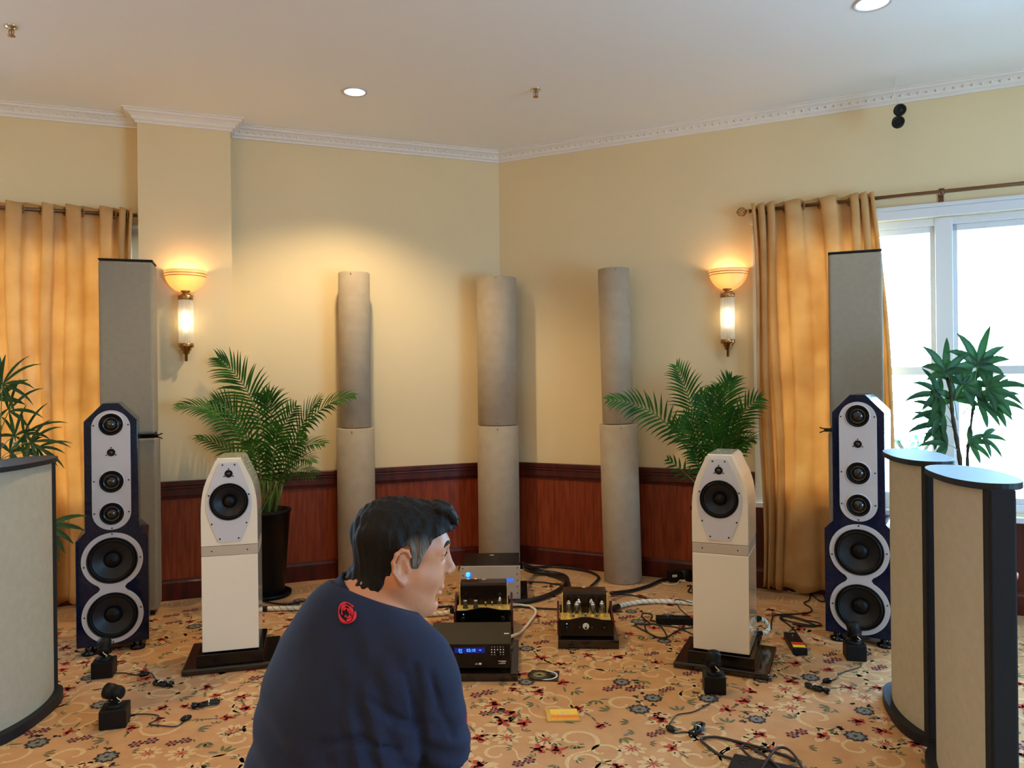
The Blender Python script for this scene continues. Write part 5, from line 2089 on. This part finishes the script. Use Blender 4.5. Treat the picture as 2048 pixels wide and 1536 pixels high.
# ------------------------------------------------------------------ the seated man (distance-field sculpt meshed once, clothes over it)
class Field:
    def __init__(s, xs, ys, zs):
        s.x, s.y, s.z = [np.asarray(a, dtype=np.float32) for a in (xs, ys, zs)]
        s.d = np.full((len(xs), len(ys), len(zs)), 1.0, dtype=np.float32)

    def region(s, lo, hi):
        sl = []
        for a, l, h in zip((s.x, s.y, s.z), lo, hi):
            i0 = max(0, int(np.searchsorted(a, l)) - 1)
            i1 = min(len(a), int(np.searchsorted(a, h)) + 1)
            sl.append(slice(i0, max(i0 + 1, i1)))
        return tuple(sl)

    def grid(s, sl):
        return s.x[sl[0]][:, None, None], s.y[sl[1]][None, :, None], s.z[sl[2]][None, None, :]

    def apply(s, fn, lo, hi, k=0.01, op='add', m=0.05):
        lo = [a - m for a in lo]
        hi = [a + m for a in hi]
        sl = s.region(lo, hi)
        X, Y, Z = s.grid(sl)
        e = fn(X, Y, Z).astype(np.float32)
        d = s.d[sl]
        if op == 'add':
            h = np.clip(.5 + .5 * (d - e) / k, 0, 1)
            s.d[sl] = d * (1 - h) + e * h - k * h * (1 - h)
        else:
            h = np.clip(.5 - .5 * (d + e) / k, 0, 1)
            s.d[sl] = d * (1 - h) - e * h + k * h * (1 - h)

    def capsule(s, a, b, ra, rb, k=.01, op='add'):
        a, b = np.array(a, float), np.array(b, float)
        ba = b - a
        L2 = max(1e-9, float(ba @ ba))

        def fn(X, Y, Z):
            h = np.clip(((X - a[0]) * ba[0] + (Y - a[1]) * ba[1] + (Z - a[2]) * ba[2]) / L2, 0, 1)
            dx, dy, dz = X - a[0] - h * ba[0], Y - a[1] - h * ba[1], Z - a[2] - h * ba[2]
            return np.sqrt(dx * dx + dy * dy + dz * dz) - (ra + (rb - ra) * h)
        r = max(ra, rb)
        s.apply(fn, np.minimum(a, b) - r, np.maximum(a, b) + r, k, op)

    def ell(s, c, rad, R=None, k=.01, op='add'):
        """ellipsoid; R rows are its local axes in world space"""
        c = np.array(c, float)
        rad = np.array(rad, float)
        R = np.eye(3) if R is None else np.array(R, float)

        def fn(X, Y, Z):
            x, y, z = X - c[0], Y - c[1], Z - c[2]
            u = (x * R[0][0] + y * R[0][1] + z * R[0][2])
            v = (x * R[1][0] + y * R[1][1] + z * R[1][2])
            w = (x * R[2][0] + y * R[2][1] + z * R[2][2])
            k0 = np.sqrt((u / rad[0]) ** 2 + (v / rad[1]) ** 2 + (w / rad[2]) ** 2)
            k1 = np.sqrt((u / rad[0] ** 2) ** 2 + (v / rad[1] ** 2) ** 2 + (w / rad[2] ** 2) ** 2)
            return k0 * (k0 - 1) / np.maximum(k1, 1e-6)
        m = rad.max()
        s.apply(fn, c - m, c + m, k, op)

    def mesh(s):
        d = s.d
        g = d < 0
        c = np.zeros(tuple(n - 1 for n in g.shape), np.int8)
        for i in (0, 1):
            for j in (0, 1):
                for k in (0, 1):
                    c += g[i:g.shape[0] - 1 + i, j:g.shape[1] - 1 + j, k:g.shape[2] - 1 + k]
        act = (c > 0) & (c < 8)
        I, J, K = np.nonzero(act)
        idx = np.full(act.shape, -1, np.int64)
        idx[I, J, K] = np.arange(len(I))
        acc = np.zeros((len(I), 3))
        cnt = np.zeros(len(I))
        cor = [(i, j, k) for i in (0, 1) for j in (0, 1) for k in (0, 1)]
        for a in cor:
            for ax in range(3):
                if a[ax]:
                    continue
                b = list(a)
                b[ax] = 1
                va, vb = d[I + a[0], J + a[1], K + a[2]], d[I + b[0], J + b[1], K + b[2]]
                m = (va < 0) != (vb < 0)
                t = np.where(m, va / np.where(m, va - vb, 1), 0)
                pa = np.stack([s.x[I + a[0]], s.y[J + a[1]], s.z[K + a[2]]], 1)
                pb = np.stack([s.x[I + b[0]], s.y[J + b[1]], s.z[K + b[2]]], 1)
                acc += (pa + (pb - pa) * t[:, None]) * m[:, None]
                cnt += m
        V = acc / cnt[:, None]
        F_ = []
        for ax in range(3):
            o1, o2 = [(1, 2), (2, 0), (0, 1)][ax]
            sa = [slice(None)] * 3
            sb = [slice(None)] * 3
            sa[ax], sb[ax] = slice(None, -1), slice(1, None)
            A, B = g[tuple(sa)], g[tuple(sb)]
            ch = A != B
            for o in (o1, o2):
                e = [slice(None)] * 3
                e[o] = slice(1, -1)
                # zero boundary
                z = np.zeros_like(ch)
                z[tuple(e)] = ch[tuple(e)]
                ch = z
            P = np.stack(np.nonzero(ch), 1)
            if not len(P):
                continue
            u, v = np.zeros(3, int), np.zeros(3, int)
            u[o1] = 1
            v[o2] = 1
            q = [P - u - v, P - v, P, P - u]
            ids = np.stack([idx[p[:, 0], p[:, 1], p[:, 2]] for p in q], 1)
            ins = A[P[:, 0], P[:, 1], P[:, 2]]
            ids[~ins] = ids[~ins][:, ::-1]
            F_.append(ids)
        F_ = np.concatenate(F_)
        F_ = F_[(F_ >= 0).all(1)]
        return V, F_


def np_object(name, V, F_, m, parent, origin, smooth=True):
    me = bpy.data.meshes.new(name)
    me.from_pydata((V - np.array(origin)).tolist(), [], F_.tolist())
    me.materials.append(m)
    me.polygons.foreach_set('use_smooth', [smooth] * len(me.polygons))
    o = bpy.data.objects.new(name, me)
    scene.collection.objects.link(o)
    o.parent = parent
    return o


def axis(lo, hi, fl, fh, fine, coarse):
    a = list(np.arange(lo, fl, coarse)) + list(np.arange(fl, fh, fine)) + list(np.arange(fh, hi, coarse))
    return np.array(a)


skin = mat('skin', srgb(204, 136, 98), .48, noise=.10, nscale=14, bump=.12, bscale=160)
_b = skin.node_tree.nodes['Principled BSDF']
_b.inputs['Subsurface Weight'].default_value = .12
_b.inputs['Subsurface Radius'].default_value = (.012, .005, .003)
navy_cloth = mat('navy_cotton_pique', srgb(19, 28, 56), .9, noise=.12, nscale=6, bump=.35, bscale=700)
trouser = mat('dark_trouser_cloth', srgb(34, 34, 40), .9, noise=.2, nscale=8, bump=.3, bscale=500)


def hair_mat(hc, R):
    """black hair, greying at the temple in front of the ear, fine strands"""
    m = bpy.data.materials.new('black_greying_hair')
    m.use_nodes = True
    n, l = m.node_tree.nodes, m.node_tree.links
    b = n['Principled BSDF']
    b.inputs['Roughness'].default_value = .6
    b.inputs['Specular IOR Level'].default_value = .25
    tc = n.new('ShaderNodeTexCoord')
    ns = n.new('ShaderNodeTexNoise')
    ns.inputs['Scale'].default_value = 1.0
    ns.inputs['Detail'].default_value = 4
    mp = n.new('ShaderNodeMapping')
    mp.inputs['Scale'].default_value = (260, 260, 28)
    l.new(tc.outputs['Object'], mp.inputs[0])
    l.new(mp.outputs[0], ns.inputs['Vector'])
    # distance to the temple
    vd = n.new('ShaderNodeVectorMath')
    vd.operation = 'DISTANCE'
    t = hc
    vd.inputs[1].default_value = t
    l.new(tc.outputs['Object'], vd.inputs[0])
    mr = n.new('ShaderNodeMapRange')
    mr.inputs[1].default_value = .040
    mr.inputs[2].default_value = .018
    l.new(vd.outputs['Value'], mr.inputs[0])
    ml = n.new('ShaderNodeMath')
    ml.operation = 'MULTIPLY'
    mr2 = n.new('ShaderNodeMapRange')
    mr2.inputs[1].default_value = .35
    mr2.inputs[2].default_value = .62
    mr2.inputs[3].default_value = .25
    l.new(ns.outputs[0], mr2.inputs[0])
    l.new(mr.outputs[0], ml.inputs[0])
    l.new(mr2.outputs[0], ml.inputs[1])
    mx = n.new('ShaderNodeMix')
    mx.data_type = 'RGBA'
    mx.inputs[6].default_value = srgb(15, 12, 12)
    mx.inputs[7].default_value = srgb(132, 124, 118)
    l.new(ml.outputs[0], mx.inputs[0])
    l.new(mx.outputs[2], b.inputs['Base Color'])
    bp = n.new('ShaderNodeBump')
    bp.inputs['Strength'].default_value = .9
    bp.inputs['Distance'].default_value = .003
    l.new(ns.outputs[0], bp.inputs['Height'])
    l.new(bp.outputs[0], b.inputs['Normal'])
    return m


def man():
    HC = np.array([-.223, 1.535, 1.146])
    HS = .90              # centre of the head, between the ears
    yaw, pitch, rollh = math.radians(15), math.radians(-10), math.radians(3)
    Rm = Matrix.Rotation(yaw, 3, 'Z') @ Matrix.Rotation(-pitch, 3, 'Y') @ Matrix.Rotation(rollh, 3, 'X')
    RW_ = np.array(Rm)                                 # columns: forward, left, up in world
    ax = RW_.T                                         # rows = local axes

    def H(x, y, z):
        return HC + HS * (RW_ @ np.array([x, y, z]))
    f = np.array([.60, .80, 0.0])                       # torso facing
    r = np.array([.80, -.60, 0.0])                      # towards his right
    u = np.array([0, 0, 1.0])
    C7 = np.array([-.318, 1.505, 1.060])
    SR, SL = np.array([-.160, 1.395, .945]), np.array([-.412, 1.600, .910])
    CH = np.array([-.330, 1.455, .860])                 # chest centre
    PV = np.array([-.420, 1.330, .500])
    ER, WR_ = np.array([-.128, 1.430, .745]), np.array([-.035, 1.540, .560])
    EL, WL_ = np.array([-.500, 1.700, .710]), np.array([-.330, 1.770, .590])
    HR, HL = PV + r * .095, PV - r * .095
    KR, KL = HR + f * .40 + r * .07 + u * -.02, HL + f * .40 - r * .07 + u * -.02
    AR, AL = KR - f * .10 + u * -.40, KL - f * .10 + u * -.40

    def torso(F_, g=0.0, k=.05):
        sp = (CH - PV) / np.linalg.norm(CH - PV)
        fr = np.cross(r, sp)
        fr = -fr if fr @ f < 0 else fr
        R = [r, fr, sp]
        F_.ell(CH + sp * .02, (.178 + g, .115 + g, .19 + g), R, k)
        F_.ell((CH + PV) / 2 - sp * .02 + fr * .015, (.180 + g, .125 + g, .20 + g), R, k)
        F_.ell(PV + sp * .05, (.168 + g, .120 + g, .14 + g), R, k)
        # upper back and trapezius
        F_.capsule(SL + (C7 - SL) * .18, C7 + np.array([0, 0, -.045]), .062 + g, .070 + g, k)
        F_.capsule(SR + (C7 - SR) * .18, C7 + np.array([0, 0, -.045]), .062 + g, .070 + g, k)
        F_.ell((SR + SL) / 2 - f * .015 - u * .04, (.16 + g, .095 + g, .09 + g), R, k)

    def arms(F_, g=0.0, sleeve=False, k=.03):
        for S, E, W_ in ((SR, ER, WR_), (SL, EL, WL_)):
            if sleeve:
                d = (E - S)
                F_.capsule(S, S + d * .90, .056 + g, .050 + g, .018)
            else:
                F_.capsule(S, E, .050, .040, k)
                F_.capsule(E, E + (W_ - E) * .35, .039, .040, k)
                F_.capsule(E + (W_ - E) * .35, W_, .040, .026, k)

    # ---- body
    B = Field(axis(-.78, .16, -.350, -.095, .0026, .0095), axis(1.02, 2.06, 1.425, 1.640, .0026, .0095), axis(-.012, 1.02, 1.030, 1.300, .0026, .0095) if False else
              axis(-.012, 1.31, 1.020, 1.295, .0026, .0095))
    torso(B, 0, .05)
    arms(B)
    for Hh, K_, A_ in ((HR, KR, AR), (HL, KL, AL)):
        B.capsule(Hh, K_, .082, .056, .04)
        B.capsule(K_, K_ + (A_ - K_) * .35, .054, .055, .03)
        B.capsule(K_ + (A_ - K_) * .35, A_, .055, .036, .03)
        B.capsule(A_ + u * .0, A_ + f * .13 - u * .045, .036, .026, .03)
    # hands resting over the knees: palm, four fingers, thumb
    for W_, K_, E_, sgn in ((WR_, KR, ER, 1), (WL_, KL, EL, -1)):
        d = K_ + u * .045 + f * .02 - W_
        d = d / np.linalg.norm(d)
        side = np.cross(d, u)
        side /= np.linalg.norm(side)
        dn = np.cross(side, d)
        if dn[2] > 0:
            dn = -dn
        P = W_ + d * .045
        for s_ in (-.024, -.008, .008, .024):
            B.capsule(W_ + side * s_ * .6, P + d * .035 + side * s_, .017, .013, .012)
        for j, (s_, L) in enumerate(((-.030, .062), (-.010, .074), (.010, .070), (.029, .055))):
            a_ = P + d * .040 + side * s_
            b_ = a_ + (d * .85 + dn * .5) * L * .45
            c_ = b_ + (d * .45 + dn * .9) * L * .32
            e_ = c_ + (d * .1 + dn * 1.0) * L * .25
            B.capsule(a_, b_, .0100, .0090, .003)
            B.capsule(b_, c_, .0090, .0085, .003)
            B.capsule(c_, e_, .0085, .0072, .003)
        a_ = W_ + d * .018 - side * sgn * .022
        b_ = a_ + d * .036 - side * sgn * .032
        B.capsule(a_, b_, .0135, .0115, .006)
        B.capsule(b_, b_ + d * .032 + dn * .012 - side * sgn * .004, .011, .009, .003)
    # neck
    B.capsule(C7 + f * .035 - u * .02, H(-.022, 0, -.045), .066, .060, .035)
    B.capsule(C7 + f * .07 - u * .01, H(.022, 0, -.085), .052, .046, .035)
    # skull and face
    B.ell(H(-.014, 0, .038), (.098 * HS, .076 * HS, .076 * HS), ax, .03)
    B.ell(H(.034, 0, .018), (.058 * HS, .066 * HS, .078 * HS), ax, .03)
    B.ell(H(.040, 0, -.040), (.050 * HS, .056 * HS, .062 * HS), ax, .03)
    for s_ in (-1, 1):
        B.capsule(H(-.004, s_ * .056, -.038), H(.050, s_ * .026, -.092), .024 * HS, .019 * HS, .03)
        B.capsule(H(.030, s_ * .050, -.022), H(.062, s_ * .034, -.032), .022 * HS, .021 * HS, .02)
        B.capsule(H(.066, s_ * .046, .040), H(.084, s_ * .016, .044), .011 * HS, .012 * HS, .014)
    B.ell(H(.077, 0, -.100), (.020 * HS, .024 * HS, .018 * HS), ax, .02)
    B.ell(H(.052, 0, -.106), (.030 * HS, .030 * HS, .016 * HS), ax, .02)
    for s_ in (-1, 1):
        B.ell(H(.090, s_ * .032, .020), (.015 * HS, .018 * HS, .011 * HS), ax, .012, 'sub')
        B.ell(H(.0745, s_ * .032, .021), (.0150 * HS, .0150 * HS, .0145 * HS), ax, .004)
        B.capsule(H(.0862, s_ * .020, .0165), H(.080, s_ * .046, .0165), .0030 * HS, .0030 * HS, .004)
        B.capsule(H(.0875, s_ * .020, .0275), H(.080, s_ * .048, .0265), .0036 * HS, .0034 * HS, .004)
    B.capsule(H(.084, 0, .040), H(.110, 0, -.010), .0085 * HS, .0095 * HS, .012)
    B.ell(H(.110, 0, -.016), (.0135 * HS, .0125 * HS, .0115 * HS), ax, .008)
    for s_ in (-1, 1):
        B.ell(H(.1005, s_ * .0125, -.0205), (.0115 * HS, .0085 * HS, .0085 * HS), ax, .006)
        B.ell(H(.1075, s_ * .0065, -.0290), (.0050 * HS, .0036 * HS, .0042 * HS), ax, .003, 'sub')
    B.ell(H(.086, 0, -.044), (.014 * HS, .028 * HS, .020 * HS), ax, .014)
    B.ell(H(.0955, 0, -.0555), (.0095 * HS, .022 * HS, .0062 * HS), ax, .006)
    B.ell(H(.0925, 0, -.0700), (.0100 * HS, .019 * HS, .0070 * HS), ax, .006)
    B.ell(H(.1010, 0, -.0625), (.0120 * HS, .0230 * HS, .0020 * HS), ax, .004, 'sub')
    B.ell(H(.088, 0, -.082), (.010 * HS, .020 * HS, .006 * HS), ax, .010, 'sub')
    for s_ in (-1, 1):                                   # nasolabial crease
        B.capsule(H(.100, s_ * .020, -.026), H(.086, s_ * .031, -.066), .0022 * HS, .0022 * HS, .007, 'sub')
    # ears: shell, rim, lobe, hollow
    for s_ in (-1, 1):
        tl = [RW_ @ v for v in (np.array([.93, -s_ * .36, .0]), np.array([.36 * s_, .93, 0]), np.array([.0, 0, 1.0]))]
        B.ell(H(-.010, s_ * .0800, .002), (.0165 * HS, .0062 * HS, .031 * HS), tl, .005)
        pts = [(.004, .022), (-.004, .034), (-.016, .036), (-.027, .026), (-.031, .008), (-.026, -.012), (-.014, -.026), (-.002, -.036)]
        for a_, b_ in zip(pts[:-1], pts[1:]):
            B.capsule(H(a_[0], s_ * (.0835 - .28 * (a_[0])), a_[1]), H(b_[0], s_ * (.0835 - .28 * b_[0]), b_[1]), .0040 * HS, .0042 * HS, .004)
        B.ell(H(-.003, s_ * .0790, -.033), (.0095 * HS, .0060 * HS, .0095 * HS), tl, .006)
        B.ell(H(.003, s_ * .0800, -.004), (.0045 * HS, .0055 * HS, .0080 * HS), tl, .005)
        B.ell(H(-.009, s_ * .0895, .000), (.0085 * HS, .0085 * HS, .0140 * HS), tl, .005, 'sub')
        B.capsule(H(-.019, s_ * .0925, .016), H(-.021, s_ * .0925, -.010), .0034 * HS, .0034 * HS, .004, 'sub')
    head_d = B.d
    V, F_ = B.mesh()
    o0 = (HC[0] - .06, HC[1] - .05, 0.0)
    root = thing('person', 'crouching person with short black hair in a navy polo shirt, seen from behind in profile', 'person', o0)
    body = np_object('body', V, F_, skin, root, o0)

    # ---- hair: shell over the skull limited by a hairline
    Fh = Field(np.arange(-.40, -.07, .0026), np.arange(1.41, 1.66, .0026), np.arange(1.03, 1.31, .0026))
    Fh.ell(H(-.014, 0, .038), (.098 * HS, .076 * HS, .076 * HS), ax, .03)
    Fh.ell(H(.034, 0, .018), (.058 * HS, .066 * HS, .078 * HS), ax, .03)
    Fh.capsule(C7 + f * .035, H(-.022, 0, -.045), .058, .060, .035)
    X, Y, Z = [a_ for a_ in Fh.grid((slice(None),) * 3)]
    lx = (X - HC[0]) * RW_[0, 0] + (Y - HC[1]) * RW_[1, 0] + (Z - HC[2]) * RW_[2, 0]
    lx = lx / HS
    ly = (X - HC[0]) * RW_[0, 1] + (Y - HC[1]) * RW_[1, 1] + (Z - HC[2]) * RW_[2, 1]
    ly = ly / HS
    lz = (X - HC[0]) * RW_[0, 2] + (Y - HC[1]) * RW_[1, 2] + (Z - HC[2]) * RW_[2, 2]
    lz = lz / HS
    base = Fh.d.copy()
    top = np.clip((lz - .02) / .09, 0, 1)
    front = np.clip((lx - .02) / .06, 0, 1)
    thick = .0055 + .009 * top + .010 * top * front
    tex = .0016 * np.sin(lx * 260 + 40 * lz) * np.sin(ly * 240 + 12) + .0016 * np.sin(lx * 90 + ly * 170 + lz * 60)
    shell = base - thick + tex
    # hairline: lower limit of z as a function of lx (side view), with sideburn
    xs_ = np.array([-.20, -.085, -.070, -.045, -.030, -.022, -.006, .002, .012, .026, .034, .046, .060, .072, .090, .13])
    zs_ = np.array([-.120, -.118, -.105, -.058, -.030, .030, .047, .040, -.004, -.008, .030, .060, .070, .074, .078, .080])
    lim = np.interp(lx.ravel(), xs_, zs_).reshape(lx.shape).astype(np.float32)
    # at the front the fringe drops a little over the forehead
    cut = (lim - lz)
    Fh.d = np.maximum(shell, cut * .8).astype(np.float32)
    # keep clear of the inside: a shell
    Fh.d = np.maximum(Fh.d, -(base + .006)).astype(np.float32)
    # swept fringe tufts
    rnd = random.Random(4)
    for i in range(26):
        y_ = rnd.uniform(-.050, .050)
        x0, z0 = rnd.uniform(.050, .070), rnd.uniform(.108, .124)
        a_, b_, c_ = H(x0, y_, z0), H(x0 + .024, y_ * .95 - .004, z0 - .004), H(x0 + .040, y_ * .9 - .008, z0 - .020 + rnd.uniform(-.006, .006))
        Fh.capsule(a_, b_, .0060, .0050, .005)
        Fh.capsule(b_, c_, .0050, .0020, .004)
    V, F_ = Fh.mesh()
    t_ = H(.022, -.072, .030) - np.array(o0)
    np_object('hair', V, F_, hair_mat(tuple(t_), RW_), root, o0)

    # eyebrows and eyes
    dark = mat('dark_brow_hair', srgb(34, 26, 24), .8)
    for s_ in (-1, 1):
        q = MB()
        pts = [H(.0935, s_ * .014, .044), H(.0925, s_ * .026, .049), H(.086, s_ * .040, .049), H(.076, s_ * .052, .042)]
        q.tube([Vector(p - np.array(o0)) for p in smooth_path([Vector(p) for p in pts], 4)] if False else
               [p - Vector(o0) for p in smooth_path([Vector(p) for p in pts], 4)], [.0022 + .0018 * math.sin(math.pi * (i + 1) / 14) for i in range(13)], 8)
        q.build('eyebrow', dark, root)
        q = MB()
        q.sphere(Vector(H(.0765, s_ * .032, .0215)) - Vector(o0), .0126, 20, 14)
        e = q.build('eye', M_eye, root)
        q = MB()
        q.sphere(Vector(H(.0835, s_ * .032, .0208)) - Vector(o0), .0062, 16, 10)
        q.build('iris', dark, e)
        q = MB()
        pts = [H(.0905, s_ * .020, .0245), H(.0915, s_ * .032, .0272), H(.0850, s_ * .046, .0235)]
        q.tube([p - Vector(o0) for p in smooth_path([Vector(p) for p in pts], 5)], .0011, 6)
        q.build('eyelash', dark, root)

    # ---- polo shirt
    S = Field(axis(-.78, .02, -.60, -.04, .0042, .012), np.arange(1.10, 1.86, .0046), np.arange(.36, 1.14, .0042))
    torso(S, .016, .055)
    arms(S, .006, True)
    X, Y, Z = S.grid((slice(None),) * 3)
    # cloth folds: shoulder to armpit, across the lower back
    def fold(c, nrm, along, amp, wl, sx, sy):
        c, nrm, along = map(lambda a_: np.array(a_, float), (c, nrm, along))
        nrm /= np.linalg.norm(nrm)
        along /= np.linalg.norm(along)
        a_ = (X - c[0]) * nrm[0] + (Y - c[1]) * nrm[1] + (Z - c[2]) * nrm[2]
        b_ = (X - c[0]) * along[0] + (Y - c[1]) * along[1] + (Z - c[2]) * along[2]
        return amp * np.cos(2 * np.pi * a_ / wl + 1.2 * np.sin(b_ * 9)) * np.exp(-(a_ / sx) ** 2 - (b_ / sy) ** 2)
    dsp = fold((-.235, 1.36, .86), (1, -.2, .25), (.1, 0, 1), .0045, .038, .05, .12)
    dsp = dsp + fold((-.30, 1.33, .78), (.5, 0, 1), (1, 0, -.5), .0040, .055, .07, .14)
    dsp = dsp + fold((-.46, 1.40, .80), (.35, 0, 1), (1, 0, -.35), .0030, .07, .12, .16)
    dsp = dsp + fold((-.13, 1.37, .84), (.4, 0, 1), (1, 0, -.4), .0030, .045, .07, .08)
    dsp = dsp + fold((-.25, 1.37, .98), (.8, .0, .6), (-.6, 0, .8), .0025, .05, .08, .08)
    dsp = dsp + .0010 * np.sin(X * 38 + Z * 21) * np.sin(Y * 30 + Z * 26)
    # crease where the sleeve meets the back
    S.d = S.d + dsp.astype(np.float32)
    def first_hit(px_, py_):
        a_, b_ = ray(px_, py_)
        for yy in np.arange(1.1, 1.8, .002):
            p = (a_ * yy, yy, CAMZ + b_ * yy)
            ii = np.searchsorted(S.x, p[0]), np.searchsorted(S.y, p[1]), np.searchsorted(S.z, p[2])
            if ii[0] < len(S.x) and ii[1] < len(S.y) and ii[2] < len(S.z) and S.d[ii] < 0:
                return p
    for line, rad_, kk in ((((829, 1335), (836, 1400), (842, 1470), (846, 1540)), .0045, .013), (((812, 1350), (826, 1410), (832, 1450)), .0022, .012),
                           (((862, 1350), (880, 1420), (905, 1470)), .0020, .014), (((740, 1400), (790, 1440), (836, 1450)), .0016, .016),
                           (((640, 1490), (720, 1478), (790, 1500)), .0018, .016)):
        ps = [first_hit(*l_) for l_ in line]
        for a_, b_ in zip(ps[:-1], ps[1:]):
            if a_ is not None and b_ is not None:
                S.capsule(a_, b_, rad_, rad_, kk, 'sub')
    # cut: neck opening, sleeve ends, hem
    nd = np.array([.36, .20, 1.0])
    nd /= np.linalg.norm(nd)
    nc = C7 + np.array([.02, .01, .022])
    cutn = (X - nc[0]) * nd[0] + (Y - nc[1]) * nd[1] + (Z - nc[2]) * nd[2]
    dist_axis = np.sqrt((X - nc[0]) ** 2 + (Y - nc[1]) ** 2)
    S.d = np.where(dist_axis < .13, np.maximum(S.d, cutn), S.d).astype(np.float32)
    S.d = np.maximum(S.d, .42 - Z).astype(np.float32)
    for Sh, E_ in ((SR, ER), (SL, EL)):
        d = (E_ - Sh) / np.linalg.norm(E_ - Sh)
        e = Sh + (E_ - Sh) * .70
        a_ = (X - e[0]) * d[0] + (Y - e[1]) * d[1] + (Z - e[2]) * d[2]
        near = np.sqrt((X - e[0]) ** 2 + (Y - e[1]) ** 2 + (Z - e[2]) ** 2)
        S.d = np.where(near < .085, np.maximum(S.d, a_), S.d).astype(np.float32)
    # stand collar rolled around the neck
    up = nd
    sh = None
    V, F_ = S.mesh()
    shirt = np_object('polo_shirt', V, F_, navy_cloth, root, o0)
    Cf = Field(np.arange(-.44, -.17, .0034), np.arange(1.40, 1.66, .0034), np.arange(.98, 1.14, .0034))
    n1 = C7 + f * .030 - u * .02
    n2 = H(-.022, 0, -.050)
    nx_ = (n2 - n1) / np.linalg.norm(n2 - n1)
    Cf.capsule(n1 - nx_ * .03, n1 + nx_ * .05, .090, .077, .01)
    Cf.capsule(n1 + f * .05 - nx_ * .05, n1 + f * .035 + nx_ * .03, .080, .064, .02)
    Cf.capsule(n1 - nx_ * .02, n1 + nx_ * .12, .074, .072, .004, 'sub')
    X, Y, Z = Cf.grid((slice(None),) * 3)
    ct = (X - n1[0]) * nx_[0] + (Y - n1[1]) * nx_[1] + (Z - n1[2]) * nx_[2]
    Cf.d = np.maximum(Cf.d, ct - .036).astype(np.float32)
    Cf.d = np.maximum(Cf.d, -.045 - ct).astype(np.float32)
    V, F_ = Cf.mesh()
    col = np_object('collar', V, F_, navy_cloth, root, o0)

    # ---- trousers, belt line hidden by the shirt
    T = Field(np.arange(-.72, .14, .009), np.arange(1.08, 2.05, .009), np.arange(.03, .62, .009))
    sp = (CH - PV) / np.linalg.norm(CH - PV)
    fr = np.cross(r, sp)
    fr = -fr if fr @ f < 0 else fr
    T.ell(PV + sp * .03, (.180, .132, .13), [r, fr, sp], .04)
    for Hh, K_, A_ in ((HR, KR, AR), (HL, KL, AL)):
        T.capsule(Hh, K_, .096, .076, .04)
        T.capsule(K_, A_ + u * .02, .074, .064, .03)
    V, F_ = T.mesh()
    np_object('trousers', V, F_, trouser, root, o0)
    # ---- shoes
    for A_ in (AR, AL):
        G = Field(np.arange(A_[0] - .12, A_[0] + .24, .006), np.arange(A_[1] - .12, A_[1] + .26, .006), np.arange(-.002, .13, .006))
        z = A_[2]
        G.capsule(A_ - u * (z - .042) - f * .03, A_ - u * (z - .040) + f * .15, .040, .036, .02)
        G.capsule(A_ - u * (z - .07), A_ - u * (z - .05) + f * .07, .040, .036, .02)
        X, Y, Z = G.grid((slice(None),) * 3)
        G.d = np.maximum(G.d, .004 - Z + 0 * X + 0 * Y).astype(np.float32)
        V, F_ = G.mesh()
        np_object('shoe', V, F_, M['black'], root, o0)

    # ---- red emblem at the nape and red piping on the sleeve
    S2 = S

    def shirt_front(px_, py_, off=.0012):
        """first point of the shirt along the sight line of a photo pixel, so marks lie on the cloth"""
        a_, b_ = ray(px_, py_)
        Ys = np.arange(1.12, 1.8, .002)
        P = np.stack([a_ * Ys, Ys, CAMZ + b_ * Ys], 1)
        i = np.clip(np.searchsorted(S2.x, P[:, 0]), 0, len(S2.x) - 1)
        j = np.clip(np.searchsorted(S2.y, P[:, 1]), 0, len(S2.y) - 1)
        k = np.clip(np.searchsorted(S2.z, P[:, 2]), 0, len(S2.z) - 1)
        hit = np.nonzero(S2.d[i, j, k] < .003)[0]
        if not len(hit):
            return None
        p = P[hit[0]]
        return Vector(p) - Vector((a_, 1, b_)).normalized() * off - Vector(o0)
    red = mat('red_embroidery', srgb(206, 28, 44), .7)
    q = MB()
    loops = []
    for k, (rx, ry, sw) in enumerate(((16, 20, 4.6), (10, 15, -4.2), (5, 9, 4.0))):
        pts = []
        for i in range(22):
            t = k * 2.0 + sw * i / 21 * 1.25
            px_ = 694 + rx * math.cos(t) + 3.5 * math.sin(t)
            py_ = 1226 + ry * math.sin(t) - 2.5 * math.cos(t)
            p = shirt_front(px_, py_)
            if p is not None:
                pts.append(p)
        if len(pts) > 3:
            q.tube(pts, [.0022 + .0012 * math.sin(i * .9) for i in range(len(pts))], 6)
    if q.v:
        q.build('red_emblem', red, shirt)
    # piping that runs down the outer side of the sleeve
    d = (ER - SR) / np.linalg.norm(ER - SR)
    q = MB()
    pts = []
    outv = np.array([.995, .10, 0.0])
    outv = outv - d * (outv @ d)
    outv /= np.linalg.norm(outv)
    for i in range(14):
        t = .34 + .355 * i / 13
        c = SR + (ER - SR) * t
        # march outwards to the surface of the sleeve
        for s_ in np.arange(.03, .10, .001):
            p = c + outv * s_
            ii = np.searchsorted(S2.x, p[0]), np.searchsorted(S2.y, p[1]), np.searchsorted(S2.z, p[2])
            if ii[0] < len(S2.x) and S2.d[ii] > .0:
                break
        pts.append(Vector(p) - Vector(o0))
    q.tube(pts, .0026, 6)
    q.build('sleeve_piping', mat('red_piping', srgb(224, 48, 70), .6), shirt)
    return root


M_eye = mat('eye_white', srgb(150, 132, 122), .25, coat=.4)
man()
